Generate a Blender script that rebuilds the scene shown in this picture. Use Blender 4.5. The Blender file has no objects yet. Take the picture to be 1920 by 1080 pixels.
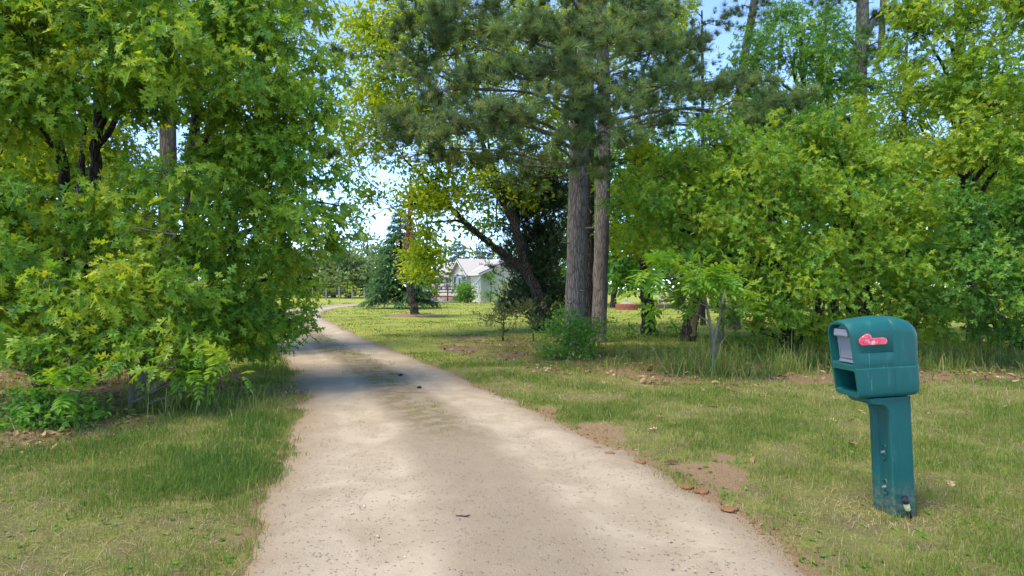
import bpy, bmesh, math, random
import numpy as np
from mathutils import Vector
from mathutils.geometry import tessellate_polygon

SEED = 7
rng = np.random.default_rng(SEED)
random.seed(SEED)
scene = bpy.context.scene
COL = scene.collection
H, F = 1.43, 1200.0          # eye height (m), focal length in photo pixels


def P(px, py, Y):
    """a point of the place seen at photo pixel (px, py), Y metres ahead"""
    return np.array([(px - 960) / F * Y, Y, H - (py - 540) / F * Y])


def G(px, py):
    Y = H * F / (py - 540)
    return np.array([(px - 960) / F * Y, Y, 0.0])


# ------------------------------------------------------------------ numpy helpers
def hash2(ix, iy, s):
    n = (ix.astype(np.int64) * 374761393 + iy.astype(np.int64) * 668265263 + s * 974634777) & 0x7fffffff
    n = ((n ^ (n >> 13)) * 1274126177) & 0x7fffffff
    return ((n ^ (n >> 16)) & 0xffff) / 65535.0


def vnoise(x, y, s=0):
    x = np.asarray(x, float); y = np.asarray(y, float)
    ix = np.floor(x); iy = np.floor(y)
    fx = x - ix; fy = y - iy
    fx = fx * fx * (3 - 2 * fx); fy = fy * fy * (3 - 2 * fy)
    a = hash2(ix, iy, s); b = hash2(ix + 1, iy, s); c = hash2(ix, iy + 1, s); d = hash2(ix + 1, iy + 1, s)
    return (a * (1 - fx) + b * fx) * (1 - fy) + (c * (1 - fx) + d * fx) * fy


def fbm(x, y, s=0, o=3):
    t = 0; a = 0.5; n = 0
    for k in range(o):
        t = t + a * vnoise(np.asarray(x) * 2 ** k, np.asarray(y) * 2 ** k, s + k * 17); n += a; a *= 0.5
    return t / n


def sstep(a, b, x):
    t = np.clip((x - a) / (b - a), 0, 1)
    return t * t * (3 - 2 * t)


def unit(v):
    return v / np.maximum(np.linalg.norm(v, axis=-1, keepdims=True), 1e-9)


# ------------------------------------------------------------------ objects
def link(o, parent=None):
    COL.objects.link(o)
    if parent is not None:
        o.parent = parent
    return o


def raw_mesh(name, verts, tris, tint=None, smooth=False, mat=None):
    verts = np.ascontiguousarray(verts, dtype=np.float32); tris = np.ascontiguousarray(tris, dtype=np.int32)
    me = bpy.data.meshes.new(name)
    nv, nf = len(verts), len(tris)
    me.vertices.add(nv); me.vertices.foreach_set('co', verts.ravel())
    me.loops.add(nf * 3); me.loops.foreach_set('vertex_index', tris.ravel())
    me.polygons.add(nf); me.polygons.foreach_set('loop_start', np.arange(0, nf * 3, 3, dtype=np.int32))
    me.polygons.foreach_set('use_smooth', np.full(nf, smooth))
    if tint is not None:
        for k, v in (tint.items() if isinstance(tint, dict) else [('tint', tint)]):
            a = me.attributes.new(k, 'FLOAT', 'POINT')
            a.data.foreach_set('value', np.ascontiguousarray(v, dtype=np.float32))
    me.update(calc_edges=True)
    if mat is not None:
        me.materials.append(mat)
    return me


def tag(o, label=None, cat=None, group=None, kind=None):
    if label: o['label'] = label
    if cat: o['category'] = cat
    if group: o['group'] = group
    if kind: o['kind'] = kind
    return o


def empty(name, loc, label, cat, group=None, rot=(0, 0, 0)):
    o = bpy.data.objects.new(name, None)
    o.empty_display_size = 0.2
    o.location = Vector([float(c) for c in loc]); o.rotation_euler = rot
    link(o)
    return tag(o, label, cat, group)


class MB:
    """collects shapes that become ONE mesh object"""
    def __init__(s):
        s.v = []; s.f = []; s.n = 0

    def add(s, verts, faces):
        s.v.extend([tuple(map(float, p)) for p in verts])
        s.f.extend([tuple(i + s.n for i in f) for f in faces]); s.n += len(verts)
        return s

    def box(s, a, b):
        x0, y0, z0 = a; x1, y1, z1 = b
        return s.add([(x0, y0, z0), (x1, y0, z0), (x1, y1, z0), (x0, y1, z0), (x0, y0, z1), (x1, y0, z1), (x1, y1, z1), (x0, y1, z1)],
                     [(0, 3, 2, 1), (4, 5, 6, 7), (0, 1, 5, 4), (1, 2, 6, 5), (2, 3, 7, 6), (3, 0, 4, 7)])

    def bar(s, a, b, w, h):
        """square bar from a to b"""
        a = np.array(a, float); b = np.array(b, float); d = unit(b - a)
        u = np.cross(d, [0, 0, 1.0])
        u = np.array([1.0, 0, 0]) if np.linalg.norm(u) < 1e-3 else unit(u)
        n = np.cross(u, d)
        q = [(-w / 2, -h / 2), (w / 2, -h / 2), (w / 2, h / 2), (-w / 2, h / 2)]
        vs = [a + u * i + n * j for i, j in q] + [b + u * i + n * j for i, j in q]
        return s.add(vs, [(0, 3, 2, 1), (4, 5, 6, 7), (0, 1, 5, 4), (1, 2, 6, 5), (2, 3, 7, 6), (3, 0, 4, 7)])

    def tube(s, pts, rad, sides=10, cap=True):
        V, T = tube_arrays(pts, rad, sides, cap)
        return s.add(V, [tuple(t) for t in T])

    def prism(s, poly, axis_vec, origin=(0, 0, 0), ax=(1, 0, 0), ay=(0, 0, 1)):
        """2-D polygon (in ax, ay from origin) extruded by axis_vec"""
        o = np.array(origin, float); ax = np.array(ax, float); ay = np.array(ay, float); e = np.array(axis_vec, float)
        n = len(poly)
        a = [o + ax * p[0] + ay * p[1] for p in poly]
        b = [p + e for p in a]
        fs = [tuple(range(n)), tuple(range(2 * n - 1, n - 1, -1))]
        fs += [(i, i + n, (i + 1) % n + n, (i + 1) % n) for i in range(n)]
        return s.add(a + b, fs)

    def build(s, name, mat, parent=None, smooth=False, bevel=0.0, seg=2, angle=None):
        me = bpy.data.meshes.new(name)
        me.from_pydata(s.v, [], s.f)
        bm = bmesh.new(); bm.from_mesh(me)
        bmesh.ops.recalc_face_normals(bm, faces=bm.faces)
        bm.to_mesh(me); bm.free()
        me.materials.append(mat)
        if smooth:
            me.polygons.foreach_set('use_smooth', np.full(len(me.polygons), True))
        o = link(bpy.data.objects.new(name, me), parent)
        if bevel:
            m = o.modifiers.new('soft_edges', 'BEVEL'); m.width = bevel; m.segments = seg; m.limit_method = 'ANGLE'
            m.angle_limit = math.radians(angle or 40)
        return o


def tube_arrays(pts, rad, sides=8, cap=False, rough=0.0, seed=0, twist=0.0):
    pts = np.asarray(pts, float); n = len(pts)
    rad = np.broadcast_to(np.asarray(rad, float), (n,))
    tan = np.gradient(pts, axis=0); tan = unit(tan)
    ref = np.array([0.31, 0.95, 0.05]) if abs(tan[:, 2]).mean() > 0.5 else np.array([0.05, 0.1, 1.0])
    u = unit(np.cross(tan, ref)); w = np.cross(tan, u)
    a = np.linspace(0, 2 * np.pi, sides, endpoint=False)
    R = rad[:, None] * np.ones((n, sides))
    if rough:
        R = R * (1 + rough * (fbm(np.arange(sides)[None, :] * 0.8 + seed * 3.1 + np.arange(n)[:, None] * twist, np.arange(n)[:, None] * 0.6 + seed, seed) - 0.5) * 2)
    V = pts[:, None, :] + R[..., None] * (np.cos(a)[None, :, None] * u[:, None, :] + np.sin(a)[None, :, None] * w[:, None, :])
    V = V.reshape(-1, 3)
    i = np.arange(n - 1)[:, None] * sides; j = np.arange(sides)[None, :]; j2 = (j + 1) % sides
    A = (i + j).ravel(); B = (i + j2).ravel(); C = (i + sides + j2).ravel(); D = (i + sides + j).ravel()
    T = np.concatenate([np.stack([A, B, C], 1), np.stack([A, C, D], 1)])
    if cap:
        V = np.concatenate([V, pts[:1], pts[-1:]])
        c0, c1 = n * sides, n * sides + 1
        k = np.arange(sides); k2 = (k + 1) % sides
        T = np.concatenate([T, np.stack([np.full(sides, c0), k2, k], 1),
                            np.stack([np.full(sides, c1), k + (n - 1) * sides, k2 + (n - 1) * sides], 1)])
    return V, T


class Soup:
    """triangle soup for one mesh"""
    def __init__(s):
        s.V = []; s.T = []; s.A = []; s.n = 0

    def add(s, V, T, tint=None):
        s.V.append(V); s.T.append(T + s.n); s.n += len(V)
        s.A.append(np.zeros(len(V)) if tint is None else np.broadcast_to(tint, (len(V),)))

    def tube(s, *a, **k):
        s.add(*tube_arrays(*a, **k))

    def mesh(s, name, mat, origin=(0, 0, 0), smooth=False):
        V = np.concatenate(s.V) - np.asarray(origin, float)
        return raw_mesh(name, V, np.concatenate(s.T), np.concatenate(s.A), smooth, mat)


# ------------------------------------------------------------------ materials
def new_mat(name):
    m = bpy.data.materials.new(name); m.use_nodes = True
    nt = m.node_tree; nt.nodes.clear()
    out = nt.nodes.new('ShaderNodeOutputMaterial')
    return m, nt, out


def N(nt, t, **kw):
    n = nt.nodes.new('ShaderNode' + t)
    for k, v in kw.items():
        if k.startswith('i_'):
            n.inputs[k[2:].replace('_', ' ')].default_value = v
        else:
            setattr(n, k, v)
    return n


def ramp(nt, stops, fac=None, interp='LINEAR'):
    r = nt.nodes.new('ShaderNodeValToRGB'); r.color_ramp.interpolation = interp
    e = r.color_ramp.elements
    while len(e) < len(stops): e.new(0.5)
    for k, (p, c) in enumerate(stops):
        e[k].position = p; e[k].color = (c, c, c, 1) if isinstance(c, (int, float)) else (*c, 1)
    if fac is not None: nt.links.new(fac, r.inputs['Fac'])
    return r


def mixc(nt, fac, a, b, blend='MIX'):
    m = nt.nodes.new('ShaderNodeMix'); m.data_type = 'RGBA'; m.blend_type = blend
    for sock, v in ((m.inputs[0], fac), (m.inputs[6], a), (m.inputs[7], b)):
        if hasattr(v, 'is_linked'): nt.links.new(v, sock)
        elif isinstance(v, (int, float)): sock.default_value = v if sock == m.inputs[0] else (v, v, v, 1)
        else: sock.default_value = (*v, 1)
    return m.outputs[2]


def math_(nt, op, a, b=0.0, c=None):
    m = nt.nodes.new('ShaderNodeMath'); m.operation = op
    for k, v in enumerate((a, b) if c is None else (a, b, c)):
        if hasattr(v, 'is_linked'): nt.links.new(v, m.inputs[k])
        else: m.inputs[k].default_value = v
    return m.outputs[0]


def coords(nt, scale=(1, 1, 1), kind='Object'):
    t = N(nt, 'TexCoord'); mp = N(nt, 'Mapping'); mp.inputs['Scale'].default_value = scale
    nt.links.new(t.outputs[kind], mp.inputs['Vector'])
    return mp.outputs['Vector']


def noise(nt, vec, scale, detail=4, rough=0.6, dist=0.0):
    n = N(nt, 'TexNoise'); n.inputs['Scale'].default_value = scale; n.inputs['Detail'].default_value = detail
    n.inputs['Roughness'].default_value = rough; n.inputs['Distortion'].default_value = dist
    nt.links.new(vec, n.inputs['Vector'])
    return n.outputs['Fac']


def attr(nt, name):
    a = N(nt, 'Attribute'); a.attribute_name = name
    return a.outputs['Fac']


def principled(nt, out, col, rough=0.6, spec=0.3, bump=None, bdist=0.01, bstr=1.0, **kw):
    p = N(nt, 'BsdfPrincipled')
    for sock, v in (('Base Color', col), ('Roughness', rough), ('Specular IOR Level', spec)):
        if hasattr(v, 'is_linked'): nt.links.new(v, p.inputs[sock])
        elif sock == 'Base Color': p.inputs[sock].default_value = (*v, 1)
        else: p.inputs[sock].default_value = v
    for k, v in kw.items(): p.inputs[k.replace('_', ' ')].default_value = v
    if bump is not None:
        b = N(nt, 'Bump'); b.inputs['Distance'].default_value = bdist; b.inputs['Strength'].default_value = bstr
        nt.links.new(bump, b.inputs['Height']); nt.links.new(b.outputs['Normal'], p.inputs['Normal'])
    nt.links.new(p.outputs[0], out.inputs['Surface'])
    return p


def leaf_mat(name, stops, transl=0.45, tcol=(1.5, 1.25, 0.5), rough=0.45, spec=0.35):
    m, nt, out = new_mat(name)
    c = ramp(nt, stops, attr(nt, 'tint')).outputs['Color']
    p = principled(nt, out, c, rough, spec)
    t = N(nt, 'BsdfTranslucent'); nt.links.new(mixc(nt, 1.0, c, tcol, 'MULTIPLY'), t.inputs['Color'])
    mx = N(nt, 'MixShader'); mx.inputs[0].default_value = transl
    nt.links.new(p.outputs[0], mx.inputs[1]); nt.links.new(t.outputs[0], mx.inputs[2])
    nt.links.new(mx.outputs[0], out.inputs['Surface'])
    return m


def bark_mat(name, dark, mid, light, sc=14, stretch=0.22, bd=0.02, plates=True, soft=1.0):
    m, nt, out = new_mat(name)
    v = coords(nt, (1, 1, stretch))
    big = noise(nt, v, sc * 0.35, 5, 0.65, 0.4)
    fine = noise(nt, v, sc * 3.0, 6, 0.7, 0.2)
    vo = N(nt, 'TexVoronoi', feature='DISTANCE_TO_EDGE'); vo.inputs['Scale'].default_value = sc
    nt.links.new(v, vo.inputs['Vector'])
    crack = ramp(nt, [(0.0, 1.0 - soft), (0.16, 1.0)], math_(nt, 'ADD', vo.outputs['Distance'], math_(nt, 'MULTIPLY', math_(nt, 'SUBTRACT', fine, .5), .25))).outputs['Color']
    f = math_(nt, 'ADD', math_(nt, 'MULTIPLY', big, 0.55), math_(nt, 'MULTIPLY', fine, 0.45))
    c = ramp(nt, [(0.3, dark), (0.5, mid), (0.7, light)], f).outputs['Color']
    if plates: c = mixc(nt, math_(nt, 'SUBTRACT', 1.0, crack), c, tuple(x * 0.55 for x in dark))
    h = math_(nt, 'ADD', math_(nt, 'MULTIPLY', crack, 0.6 if plates else 0.15), math_(nt, 'MULTIPLY', fine, 0.5))
    principled(nt, out, c, 0.9, 0.1, h, bd)
    return m


def plain(name, col, rough=0.6, spec=0.3, var=0.12, sc=9, bump=0.0, bsc=40, **kw):
    m, nt, out = new_mat(name)
    v = coords(nt)
    c = mixc(nt, noise(nt, v, sc, 5), tuple(max(0, x * (1 - var)) for x in col), tuple(min(1, x * (1 + var)) for x in col))
    principled(nt, out, c, rough, spec, noise(nt, v, bsc, 4) if bump else None, bump or 0.001, **kw)
    return m


M = {}
M['oak'] = leaf_mat('oak_leaf', [(0.0, (.078, .205, .034)), (0.40, (.155, .320, .032)), (0.70, (.29, .42, .030)), (1.0, (.45, .52, .06))], .5)
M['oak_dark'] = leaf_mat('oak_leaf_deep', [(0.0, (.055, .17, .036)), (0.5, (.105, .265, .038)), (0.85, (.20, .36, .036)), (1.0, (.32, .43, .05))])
M['maple'] = leaf_mat('maple_leaf', [(0.0, (.12, .25, .016)), (0.5, (.26, .39, .016)), (1.0, (.46, .52, .03))], 0.6)
M['lime'] = leaf_mat('young_leaf', [(0.0, (.17, .27, .014)), (0.5, (.32, .42, .018)), (1.0, (.48, .52, .04))], 0.55)
M['walnut'] = leaf_mat('walnut_leaf', [(0.0, (.07, .20, .022)), (0.5, (.13, .31, .024)), (1.0, (.28, .42, .045))], 0.5)
M['bush'] = leaf_mat('bush_leaf', [(0.0, (.055, .18, .034)), (0.5, (.12, .30, .036)), (1.0, (.23, .40, .05))], 0.45)
M['pine'] = leaf_mat('pine_needle', [(0.0, (.060, .105, .045)), (0.5, (.125, .205, .070)), (0.85, (.21, .31, .085)), (1.0, (.30, .36, .12))], 0.3, rough=0.5)
M['cedar'] = leaf_mat('cedar_scale', [(0.0, (.022, .050, .020)), (0.6, (.040, .080, .028)), (1.0, (.09, .11, .04))], 0.2)
M['juniper'] = leaf_mat('juniper_scale', [(0.0, (.06, .08, .035)), (0.6, (.10, .13, .045)), (1.0, (.17, .16, .07))], 0.25)
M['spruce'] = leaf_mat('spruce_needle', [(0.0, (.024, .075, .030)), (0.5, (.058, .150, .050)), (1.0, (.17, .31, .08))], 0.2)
M['bluespruce'] = leaf_mat('blue_spruce_needle', [(0.0, (.05, .10, .09)), (1.0, (.13, .20, .18))], 0.2)
M['far'] = leaf_mat('hazed_far_leaf', [(0.0, (.085, .14, .060)), (0.5, (.16, .235, .085)), (1.0, (.27, .34, .11))], 0.4)  # paler, greyer stops: distance haze is put into this leaf colour
M['dead'] = leaf_mat('dead_leaf', [(0.0, (.10, .05, .02)), (0.5, (.24, .12, .05)), (1.0, (.36, .22, .10))], 0.3)
M['litter'] = leaf_mat('litter_leaf', [(0.0, (.12, .065, .034)), (0.45, (.28, .17, .095)), (0.8, (.42, .29, .165)), (1.0, (.56, .43, .27))], 0.1, rough=0.8, spec=0.1)
M['grass'] = leaf_mat('grass_blade', [(0.0, (.085, .175, .030)), (0.35, (.180, .258, .042)), (0.6, (.275, .305, .068)), (0.8, (.40, .35, .15)), (1.0, (.54, .44, .25))], 0.35, tcol=(1.25, 1.15, .7), rough=0.6, spec=0.2)
M['pine_bark'] = bark_mat('pine_bark', (.11, .088, .070), (.25, .21, .175), (.43, .375, .315), 24, 0.15, 0.03, soft=.7)
M['oak_bark'] = bark_mat('oak_bark', (.03, .026, .022), (.075, .065, .055), (.15, .135, .115), 20, 0.25, 0.02)
M['grey_bark'] = bark_mat('grey_bark', (.085, .072, .054), (.19, .168, .13), (.31, .28, .225), 30, 0.4, 0.006, False)
M['dead_wood'] = bark_mat('dead_wood', (.10, .06, .035), (.30, .17, .09), (.46, .30, .17), 12, 0.15, 0.02, False)
M['white_paint'] = plain('white_siding', (.56, .51, .405), 0.6, var=0.03)
M['roof'] = plain('pale_metal_roof', (.47, .43, .375), 0.5, 0.3, 0.06)
M['trim'] = plain('white_trim', (.60, .58, .50), 0.5, var=0.03)
M['brown_trim'] = plain('dark_roof_edge', (.10, .075, .07), 0.5)
M['redwood'] = plain('stained_deck_wood', (.19, .062, .035), 0.7, var=0.25)
M['shutter'] = plain('grey_shutter', (.22, .23, .27), 0.6)
M['glass'] = plain('window_glass', (.03, .035, .04), 0.08, 0.7)
M['door'] = plain('pale_blue_door', (.48, .55, .66), 0.5)
M['steel'] = plain('galvanised_steel', (.52, .53, .54), 0.45, 0.5)
M['dish'] = plain('dish_grey', (.20, .20, .21), 0.5)
M['brick'] = plain('red_block', (.30, .10, .065), 0.85, var=0.3, sc=14, bump=0.01)
M['ash'] = plain('grate_steel', (.28, .27, .26), 0.6)
M['chair'] = plain('weathered_chair_wood', (.47, .36, .26), 0.75, var=0.2)
M['blue'] = plain('blue_plastic', (.10, .32, .52), 0.4)
M['stone'] = plain('pale_edging_block', (.46, .42, .36), 0.9, var=0.2, bump=0.01)
M['clod'] = plain('orange_soil', (.23, .118, .058), 0.95, 0.1, 0.35, 12, bump=0.02, bsc=30)
M['post'] = plain('fence_post_wood', (.26, .23, .20), 0.9, var=0.25)
M['mulch'] = plain('bark_mulch', (.24, .165, .105), 0.95, 0.05, 0.45, 22, bump=0.05, bsc=16)
M['twig'] = plain('bare_twig', (.24, .19, .15), 0.9, var=0.3)

# teal plastic of the mailbox: weathered, faintly chalky
m, nt, out = new_mat('teal_plastic')
v = coords(nt)
c = mixc(nt, noise(nt, v, 5, 5), (.002, .078, .070), (.005, .108, .096))
c = mixc(nt, math_(nt, 'MULTIPLY', ramp(nt, [(0.55, 0.0), (0.8, 1.0)], noise(nt, coords(nt, (1, 1, .18)), 26, 6, 0.75)).outputs['Color'], 0.4), c, (.09, .23, .22))
sx = N(nt, 'SeparateXYZ'); nt.links.new(v, sx.inputs[0])
spl_ = math_(nt, 'MULTIPLY', ramp(nt, [(.03, 1.0), (.22, 0.0)], sx.outputs['Z']).outputs['Color'], ramp(nt, [(.42, 0.0), (.62, .75)], noise(nt, v, 34, 5, .7)).outputs['Color'])
c = mixc(nt, spl_, c, (.20, .155, .10))
scr = ramp(nt, [(.70, 0.0), (.74, .5)], noise(nt, coords(nt, (1.2, 1, .12)), 46, 3, .6)).outputs['Color']
c = mixc(nt, scr, c, (.13, .30, .29))
principled(nt, out, c, math_(nt, 'ADD', 0.36, math_(nt, 'MULTIPLY', noise(nt, v, 30, 4), 0.2)), 0.42, noise(nt, v, 160, 3), 0.0006)
M['teal'] = m
m, nt, out = new_mat('faded_red_flag')
v = coords(nt)
c = mixc(nt, ramp(nt, [(0.5, 0.0), (0.62, 1.0)], noise(nt, v, 26, 6, 0.7, 1.2)).outputs['Color'], (.70, .075, .10), (.84, .40, .42))
principled(nt, out, c, 0.5, 0.35)
M['flag'] = m
M['door_grey'] = plain('grey_mailbox_door', (.23, .245, .27), 0.5, 0.35, 0.06, 14, bump=0.0008, bsc=60)
M['black'] = plain('black_plastic', (.025, .024, .030), 0.5, 0.35)
M['cream'] = plain('cream_reflector', (.72, .66, .30), 0.4, 0.4)
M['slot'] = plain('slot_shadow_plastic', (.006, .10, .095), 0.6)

# ------------------------------------------------------------------ templates (leaf along +x, face up +z), unit length
def tri_poly(pts):
    return np.array(tessellate_polygon([[Vector((a, b, 0)) for a, b in pts]]), dtype=np.int32)


def two_halves(outline, fold=0.22, droop=0.18):
    """half outline from base (x=0) to tip (x=1); mirrored about the midrib"""
    Vs, Ts, n = [], [], 0
    for sgn in (1, -1):
        pts = [(x, y * sgn) for x, y in outline]
        T = tri_poly(pts)
        V = np.array([(x, y, abs(y) * fold - droop * x * x) for x, y in pts])
        Vs.append(V); Ts.append(T + n); n += len(V)
    return np.concatenate(Vs), np.concatenate(Ts)


OAK = [two_halves([(0, 0), (.02, .012), (.20, .014), (.27, .06), (.29, .21), (.37, .07), (.43, .06), (.52, .36), (.585, .22), (.66, .30), (.62, .08), (.70, .07), (.86, .25), (.82, .09), (.90, .07), (1, 0)], f, d)
       for f, d in ((.22, .15), (.45, .32), (-.15, .28))]
OAK_S = [two_halves([(0, 0), (.2, .015), (.29, .2), (.4, .07), (.56, .35), (.62, .09), (.85, .24), (1, 0)], f, d) for f, d in ((.25, .15), (.4, .35))]
OVAL = [two_halves([(0, 0), (.18, .16), (.45, .25), (.75, .16), (1, 0)], f, d) for f, d in ((.3, .1), (.15, .3))]
DIA = [(np.array([(0, 0, 0), (.5, .30, .05), (1, 0, -.1), (.5, -.30, .05)]), np.array([(0, 1, 2), (0, 2, 3)]))]


def compound(pairs=6, seed=1):
    r = np.random.default_rng(seed)
    Vs, Ts, n = [], [], 0
    lv, lt = two_halves([(0, 0), (.2, .15), (.45, .22), (.78, .12), (1, 0)], .25, .2)
    def put(x, ang, L):
        nonlocal n
        c, s = math.cos(ang), math.sin(ang)
        V = lv * L
        V = np.stack([V[:, 0] * c - V[:, 1] * s + x, V[:, 0] * s + V[:, 1] * c, V[:, 2] - .28 * x * x - .12 * np.hypot(V[:, 0], V[:, 1])], 1)
        Vs.append(V); Ts.append(lt + n); n += len(V)
    for k in range(pairs):
        x = .12 + .8 * k / pairs
        for sg in (1, -1):
            put(x, sg * (1.15 - .35 * k / pairs) + r.normal(0, .1), .34 * (1 - .25 * abs(k / pairs - .4)))
    put(.92, 0, .3)
    xs = np.linspace(0, .95, 5)
    stem = np.concatenate([np.stack([xs, np.full(5, .006), -.28 * xs * xs], 1), np.stack([xs, np.full(5, -.006), -.28 * xs * xs], 1)])
    st = [(i, i + 1, i + 6) for i in range(4)] + [(i, i + 6, i + 5) for i in range(4)]
    Vs.append(stem); Ts.append(np.array(st) + n)
    return np.concatenate(Vs), np.concatenate(Ts)


COMP = [compound(4, 1), compound(5, 2), compound(4, 3)]


def tuft(nn, seed, w=.035, back=.35, spread=1.0):
    """a pine shoot: needles fanned round the axis"""
    r = np.random.default_rng(seed)
    base = np.stack([r.uniform(-.22, .10, nn), np.zeros(nn), np.zeros(nn)], 1)
    th = r.uniform(0, 2 * np.pi, nn); ang = np.clip(r.normal(.85, .35, nn) * spread, .08, 1.75)
    d = np.stack([np.cos(ang), np.sin(ang) * np.cos(th), np.sin(ang) * np.sin(th)], 1)
    L = r.uniform(.7, 1.05, nn)[:, None]
    side = unit(np.cross(d, r.normal(0, 1, (nn, 3)))) * w * .5
    V = np.stack([base - side, base + side, base + d * L], 1).reshape(-1, 3)
    return V, np.arange(nn * 3).reshape(-1, 3)


TUFT = [tuft(58, s, .048) for s in (1, 2, 3, 7)]
TUFT_FAR = [tuft(26, s, .075) for s in (4, 5)]


def sprig(nn, seed, w=.08, nl=.22, droop=.25, flat=.5):
    r = np.random.default_rng(seed)
    x = np.linspace(.02, 1, nn)
    sg = np.where(np.arange(nn) % 2, 1, -1)
    base = np.stack([x, np.zeros(nn), -droop * x * x], 1)
    d = np.stack([np.full(nn, .75), sg * r.uniform(.5, 1, nn), r.normal(0, flat, nn)], 1)
    d = unit(d) * (nl * (1.15 - .6 * x) * r.uniform(.8, 1.2, nn))[:, None]
    side = np.stack([np.full(nn, w * .5), np.zeros(nn), r.normal(0, w * .4, nn)], 1)
    V = np.stack([base - side, base + side, base + d], 1).reshape(-1, 3)
    return V, np.arange(nn * 3).reshape(-1, 3)


SPRIG = [sprig(22, s) for s in (1, 2, 3)]
CEDAR = [sprig(26, s, .07, .26, -.1, 1.1) for s in (4, 5, 6)]


def scatter(temps, pos, axis, nrm, scale, tint, soup, rs):
    pos = np.asarray(pos); n = len(pos)
    x = unit(axis); y = unit(np.cross(nrm, x)); z = np.cross(x, y)
    which = rs.integers(0, len(temps), n)
    for k, (tv, tt) in enumerate(temps):
        m = np.nonzero(which == k)[0]
        if not len(m): continue
        V = (tv[None, :, 0, None] * x[m, None, :] + tv[None, :, 1, None] * y[m, None, :] + tv[None, :, 2, None] * z[m, None, :]) * scale[m, None, None] + pos[m, None, :]
        T = tt[None] + (np.arange(len(m)) * len(tv))[:, None, None]
        soup.add(V.reshape(-1, 3), T.reshape(-1, 3), np.repeat(tint[m], len(tv)))


# kind: templates, leaf length, leaves per spray, spray jitter, (out, up, rand) of leaf axis, (up, out, rand) of leaf normal
KINDS = {
    'oak':    (OAK, .150, 11, .085, (.70, -.62, .62), (.50, .60, .75)),
    'oak_s':  (OAK, .140, 11, .10, (.75, -.40, .7), (.55, .55, .75)),
    'oval':   (OVAL, .085, 10, .10, (.6, -.1, .8), (.8, .2, .7)),
    'oval_far': (DIA, .16, 9, .16, (.6, -.2, 1), (.8, .2, .8)),
    'comp':   (COMP, .34, 3, .05, (1.0, .0, .55), (1.0, .1, .3)),
    'tuft':   (TUFT, .185, 1.2, .05, (.70, .55, .50), (0.3, .3, 1)),
    'tuft_far': (TUFT_FAR, .17, 4, .17, (.65, .55, .6), (.3, .3, 1)),
    'cedar':  (CEDAR, .30, 5, .12, (.6, .55, .55), (.4, .3, .8)),
}


def bez(a, b, c, n):
    t = np.linspace(0, 1, n)[:, None]
    return (1 - t) ** 2 * a + 2 * t * (1 - t) * b + t * t * c


def rand_ball(rs, n, p=2.0):
    d = unit(rs.normal(0, 1, (n, 3)))
    return d * (rs.random(n) ** (1 / p))[:, None]


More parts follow.
